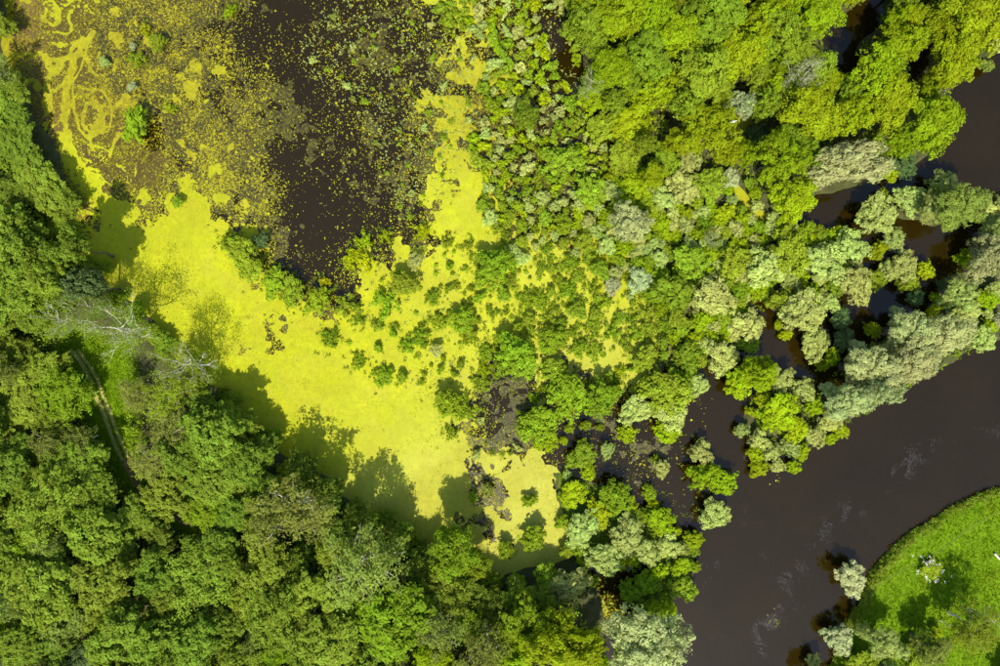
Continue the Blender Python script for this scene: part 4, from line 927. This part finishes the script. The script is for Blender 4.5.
for it in ITEMS:
    if it['lab']: continue
    ds = [math.hypot(it['px'] - x, it['py'] - y) for _, x, y in MARKS]
    k = int(np.argmin(ds)); mname, mx, my = MARKS[k]
    if ds[k] < 3:
        ds[k] = 1e9; k = int(np.argmin(ds)); mname, mx, my = MARKS[k]
    ang = math.degrees(math.atan2(my - it['py'], it['px'] - mx)) % 360
    d = DIRS[int((ang + 22.5) // 45) % 8]
    head = " ".join(w for w in (size_word(it['kind'], it['r']), LOOKWORD[it['look']], KINDWORD[it['kind']]) if w)
    buckets.setdefault((head, d, mname), []).append((ds[k], it))
for (head, d, mname), lst in buckets.items():
    lst.sort(key=lambda t: t[0])
    for n, (_, it) in enumerate(lst):
        it['lab'] = f"{head} {d} {mname}" if len(lst) == 1 else f"{ORD[min(n, 15)]} {head} {d} {mname}"

# ------------------------------------------------------------------ place every plant as its own object
pr_ = random.Random(5)
xs = np.zeros(len(ITEMS)); ys = np.zeros(len(ITEMS))
for i, it in enumerate(ITEMS):
    k = it['kind']; r0, h0 = NOM[k]
    rm = it['r'] * S
    if k == 'green' and it['px'] < 100 and it['py'] < 225: it['h'] = 4.2
    if k in ('green', 'olive') and not it['h']:
        dt = min(float(linedist(np.array(it['px']), np.array(it['py']), a)) for a in (PATH_C, RUT_A))
        if dt < 60: it['h'] = 4.5 + dt * .04
        if k == 'green' and it['r'] < 21 and float(linedist(np.array(it['px']), np.array(it['py']), SHORE[5:])) < 34: it['h'] = 5
    for _ in range(3):
        H = it['h'] or height_of(k, rm) * (1 + (pr_.random() - .5) * .12)
        zc = H * (.66 if CAT[k] == 'tree' else .6)
        rm = it['r'] * S * (1 - zc / CAM_H)
    it['H'] = H; it['rm'] = rm
    xs[i], ys[i] = W(it['px'], it['py'], zc)
zs = np.maximum(land_height(xs, ys), 0.0)
for i, it in enumerate(ITEMS):
    k = it['kind']; r0, h0 = NOM[k]
    variants = PROTO[k]
    tm, parts = variants[pr_.randrange(len(variants))]
    root = bpy.data.objects.new(NAME[k], None)
    COL.objects.link(root)
    root.empty_display_size = .5
    root.location = (xs[i], ys[i], zs[i] - .02)
    s = it['rm'] / r0 * 1.04
    e = pr_.uniform(.86, 1.16)
    root.scale = (s * it['sx'] * e, s * it['sy'] / e, it['H'] / h0)
    root.rotation_euler = (0, 0, math.radians(it['rot']) if it['rot'] is not None else pr_.uniform(0, 6.283))
    tag(root, it['lab'], CAT[k], GROUP[k])
    c = LOOK.get(it['look'], (.55, .56, .42))
    if k == 'green': c = LOOK[{'mid': 'wood', 'green': 'deep'}.get(it['look'], it['look'])]
    v = pr_.uniform(.86, 1.16) * (1 if CAT[k] == 'tree' else 1.14); hsh = pr_.uniform(-.08, .08)
    col = (c[0] * v * (1 + hsh), c[1] * v * (1 - hsh * .3), c[2] * v, 1)
    link("stems" if CAT[k] != 'tree' else "trunk", tm, root)
    for nm, me in parts:
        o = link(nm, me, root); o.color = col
    if it['lab'].startswith("white flowering"):
        rr = np.random.default_rng(3); n = 60
        cc = np.column_stack([rr.normal(0, .85, (n, 2)) * [1, 1.3], rr.uniform(2.4, 3.7, n)]); kk = np.repeat(np.arange(n), 9)
        fp = cc[kk] + rr.normal(0, .13, (len(kk), 3))
        link("blossom", leaf_mesh("blossom", leaf_quads(fp, unit(rr.normal(0, .4, (len(kk), 3)) + np.array([0, 0, 1])), .10, .085, rr), rr.random(len(kk)), M['white']), root)

# ------------------------------------------------------------------ ground cover
def scatter_leaves(name, P, n_per, spread, zlo, zhi, ll, lw, color, label, r=rng, mat=None, up=.7):
    """P (n,2) metres; small leafy tufts"""
    base = np.maximum(land_height(P[:, 0], P[:, 1]), .01)
    k = np.repeat(np.arange(len(P)), n_per)
    sc = r.lognormal(0, .3, len(P))[k]
    d = unit(r.normal(size=(len(k), 3)) + np.array([0, 0, .6]))
    rad = (r.random(len(k)) ** .5) * spread * sc
    pos = np.column_stack([P[k], base[k] + zlo]) + d * rad[:, None]
    hgt = r.uniform(0, zhi - zlo, len(P))[k]
    pos[:, 2] = np.maximum(pos[:, 2] + hgt, base[k] + .03)
    nn = unit(d * .6 + np.array([0, 0, up]) + r.normal(0, .35, (len(k), 3)))
    V = leaf_quads(pos, nn, ll, lw, r)
    lv = .5 + (r.random(len(P))[k] - .5) * .7 + (r.random(len(k)) - .5) * .4
    o = link(name, leaf_mesh(name, V, lv, mat)); o.color = (*color, 1)
    return tag(o, label, kind='stuff')
def to_m(q): return np.column_stack([(q[:, 0] - 500) * S, (333 - q[:, 1]) * S])
q = pip_random(WOODL, 5200)
dtrack = np.minimum(linedist(q[:, 0], q[:, 1], PATH_C), np.minimum(linedist(q[:, 0], q[:, 1], RUT_A), linedist(q[:, 0], q[:, 1], RUT_B)))
q = q[(dtrack > 7) & ~inside(q[:, 0], q[:, 1], CLEARING)]
scatter_leaves("woodland_undergrowth", to_m(q), 11, .7, .3, 2.4, .42, .25, LOOK['leafgreen'], "low green undergrowth below the left wood")
q = pip_random([(590, -70), (1070, -70), (1070, 30), (985, 60), (950, 85), (930, 140), (890, 165), (800, 190), (640, 200), (600, 110), (575, 20)], 2600)
h = land_height(*to_m(q).T); q = q[h > .1]
scatter_leaves("carr_undergrowth", to_m(q), 11, .55, .1, 1.0, .38, .22, LOOK['mid'], "low green growth below the upper right wood")
q = pip_random([(480, 190), (600, 130), (690, 215), (760, 215), (850, 240), (830, 305), (770, 310), (735, 345), (690, 380), (655, 330), (600, 260), (540, 230)], 900)
scatter_leaves("marsh_undergrowth", to_m(q), 10, .42, .05, .6, .26, .17, LOOK['mid'], "low green marsh growth between the shrubs")
q = np.concatenate([pip_random(MARSH, 700), pip_random([(330, 0), (480, 0), (480, 140), (440, 200), (400, 230), (370, 130), (290, 60)], 800), pip_random([(340, 250), (560, 240), (640, 330), (560, 390), (380, 390)], 300)])
scatter_leaves("floating_leaf_plants", to_m(q), 7, .26, .03, .2, .20, .16, LOOK['sage'], "small green floating and emergent leaves scattered over the pond")
scatter_leaves("small_marsh_plants", to_m(np.array(SMALL)), 60, .4, .08, .3, .22, .15, LOOK['leafgreen'], "smallest green marsh plants dotted among the larger ones")
sat = []
for it in ITEMS:
    if it['kind'] == 'scrub' or (it['kind'] == 'bush' and bool(inside(np.array(it['px']), np.array(it['py']), DUCK))):
        n = 5 + int(it['r'] * .9); a = rng.uniform(0, 6.283, n); d = it['r'] * rng.uniform(.6, 1.9, n)
        sat += list(zip(it['px'] + np.cos(a) * d, it['py'] + np.sin(a) * d))
scatter_leaves("marsh_fringe", to_m(np.array(sat)), 14, .33, .03, .25, .2, .12, (.17, .23, .012), "thin green fringe growth around the bushes in the duckweed")
q = np.concatenate([pip_random([(570, 440), (690, 430), (740, 480), (690, 520), (600, 480)], 160), pip_random([(475, 380), (525, 375), (535, 450), (490, 460)], 140)])
scatter_leaves("water_weed", to_m(q), 6, .3, .01, .05, .24, .12, LOOK['olive'], "olive water weed at the surface of the dark inlet")
q = pip_random([(745, 400), (810, 395), (850, 352), (945, 305), (1010, 290), (1070, 290), (1005, 332), (915, 382), (838, 430), (768, 462)], 500)
q = np.concatenate([q, pip_random(LAND['spit'][0], 420), pip_random(LAND['north_islet'][0], 160), pip_random(LAND['east_islet'][0], 160)])
scatter_leaves("bank_growth", to_m(q), 9, .45, .05, .7, .3, .18, LOOK['leafgreen'], "low green growth along the willow banks and islets")

BANK = [(1060, 468), (1000, 485), (975, 494), (940, 511), (905, 536), (880, 561), (866, 583), (857, 605), (843, 623), (832, 649), (824, 673), (815, 700)]
t = rng.random(900); seg = rng.integers(0, len(BANK) - 1, 900); BK = np.array(BANK)
q = BK[seg] * (1 - t[:, None]) + BK[seg + 1] * t[:, None] + rng.normal(0, 2.6, (900, 2)) + np.array([1.5, 2])
q = q[land_height(*to_m(q).T) > -.12]
scatter_leaves("bank_herbs", to_m(q), 8, .38, .1, .6, .34, .12, (.19, .235, .02), "tall ragged herbs along the meadow's river bank")
# grass blades on the meadow and in the clearing
def grass(name, poly, n, label, avoid, hmax=.2):
    q = pip_random(poly, n); P = to_m(q)
    h = land_height(P[:, 0], P[:, 1])
    d = np.full(len(q), 1e9)
    for a in avoid: d = np.minimum(d, linedist(q[:, 0], q[:, 1], a))
    ok = (h > .06) & (d > 1.0); P = P[ok]; h = h[ok]
    n = len(P); k = np.repeat(np.arange(n), 4)
    patch = fbm(P[:, 0], P[:, 1], 3.2, 4, .6, 71)
    a = rng.uniform(0, 6.283, len(k)); hh = hmax * rng.uniform(.5, 1.2, len(k)) * (0.4 + 1.1 * patch[k])
    root = np.column_stack([P[k] + rng.normal(0, .09, (len(k), 2)), h[k] - .02])
    side = np.column_stack([np.cos(a), np.sin(a), np.zeros(len(k))]) * .05
    lean = np.column_stack([rng.normal(0, .55, (len(k), 2)), np.ones(len(k))]) * hh[:, None]
    V = np.stack([root - side, root + side, root + lean], 1).reshape(-1, 3)
    me = mesh_raw(name, V, np.arange(len(V)), np.full(len(k), 3), M['grass'])
    attr(me, "lv", np.clip((patch[k] - .5) * 1.6 + .45 + rng.normal(0, .16, len(k)), 0, 1), 'FACE')
    return tag(link(name, me), label, kind='stuff')
FOOT = [(862, 612), (866, 600), (872, 588), (886, 576), (905, 566), (925, 556), (946, 542), (968, 525), (1000, 508), (1060, 488)]
grass("meadow_grass", [(1070, 455), (1000, 478), (970, 490), (935, 506), (900, 530), (875, 556), (858, 585), (848, 610), (830, 640), (815, 700), (815, 730), (1070, 730)], 26000, "short bright green grass on the riverside meadow", [FOOT])
grass("clearing_grass", [(60, 330), (105, 335), (140, 350), (150, 395), (140, 440), (165, 495), (150, 505), (125, 480), (90, 440), (70, 395)], 6000, "yellow green grass of the clearing around the wheel track", [RUT_A, RUT_B], .25)

# ------------------------------------------------------------------ pale log on the meadow, small white bird in a treetop
r = np.random.default_rng(4)
a = np.array([*W(989, 551), 0]); b = np.array([*W(1003, 565), 0])
for p in (a, b): p[2] = float(land_height(np.array(p[0]), np.array(p[1]))) + .26
lp = bent(a, b, r, 7, .03)
T = [(lp, [.16, .15, .14, .13, .12, .10, .07], 8), (bent(lp[4], lp[4] + np.array([.5, .35, .25]), r, 4, .1), [.06, .05, .04, .02], 5)]
tag(link("fallen_log", tubes_mesh("fallen_log", T, M['pale_bark'])), "pale bare log lying on the meadow grass at the right edge", "log")

bpy.context.view_layer.update()
dg = bpy.context.evaluated_depsgraph_get()
tx, ty = W(733, 122)
o0 = Vector((0, 0, CAM_H)); hit, loc, *_ = scene.ray_cast(dg, o0, (Vector((tx, ty, 0)) - o0).normalized())
bird = bpy.data.objects.new("white_bird", None); COL.objects.link(bird)
bird.location = loc if hit else (tx, ty, 8); bird.rotation_euler = (0, 0, .15)
tag(bird, "small white bird perched on a bright green treetop of the upper wood", "bird")
s = np.linspace(0, 1, 9)
bp = np.column_stack([-.36 + .62 * s, 0 * s, .12 + .10 * s])
body = [(bp, .02 + .15 * np.sin(np.pi * np.clip(s, .02, .97)) ** .8, 10), (np.array([[.2, 0, .2], [.27, 0, .30], [.29, 0, .40], [.35, 0, .45], [.42, 0, .44]]), [.08, .055, .05, .06, .012], 8),
        (np.array([[-.28, 0, .13], [-.42, 0, .11], [-.55, 0, .10]]), [.07, .05, .03], 6)]
link("body", tubes_mesh("body", body, M['white']), bird)
link("beak", tubes_mesh("beak", [(np.array([[.41, 0, .44], [.46, 0, .435], [.52, 0, .425]]), [.014, .011, .003], 6)], M['beak']), bird)
for sgn in (-1, 1):
    link("wing", tubes_mesh("wing", [(np.array([[.12, sgn * .13, .21], [-.08, sgn * .16, .2], [-.28, sgn * .12, .17], [-.45, sgn * .05, .14]]), [.05, .07, .05, .01], 6)], M['white']), bird)
    link("leg", tubes_mesh("leg", [(np.array([[.0, sgn * .05, .1], [.0, sgn * .05, .03], [.01, sgn * .05, -.08]]), [.014, .012, .012], 5)], M['beak']), bird)
print("ITEMS", len(ITEMS), {k: sum(i['kind'] == k for i in ITEMS) for k in NOM})
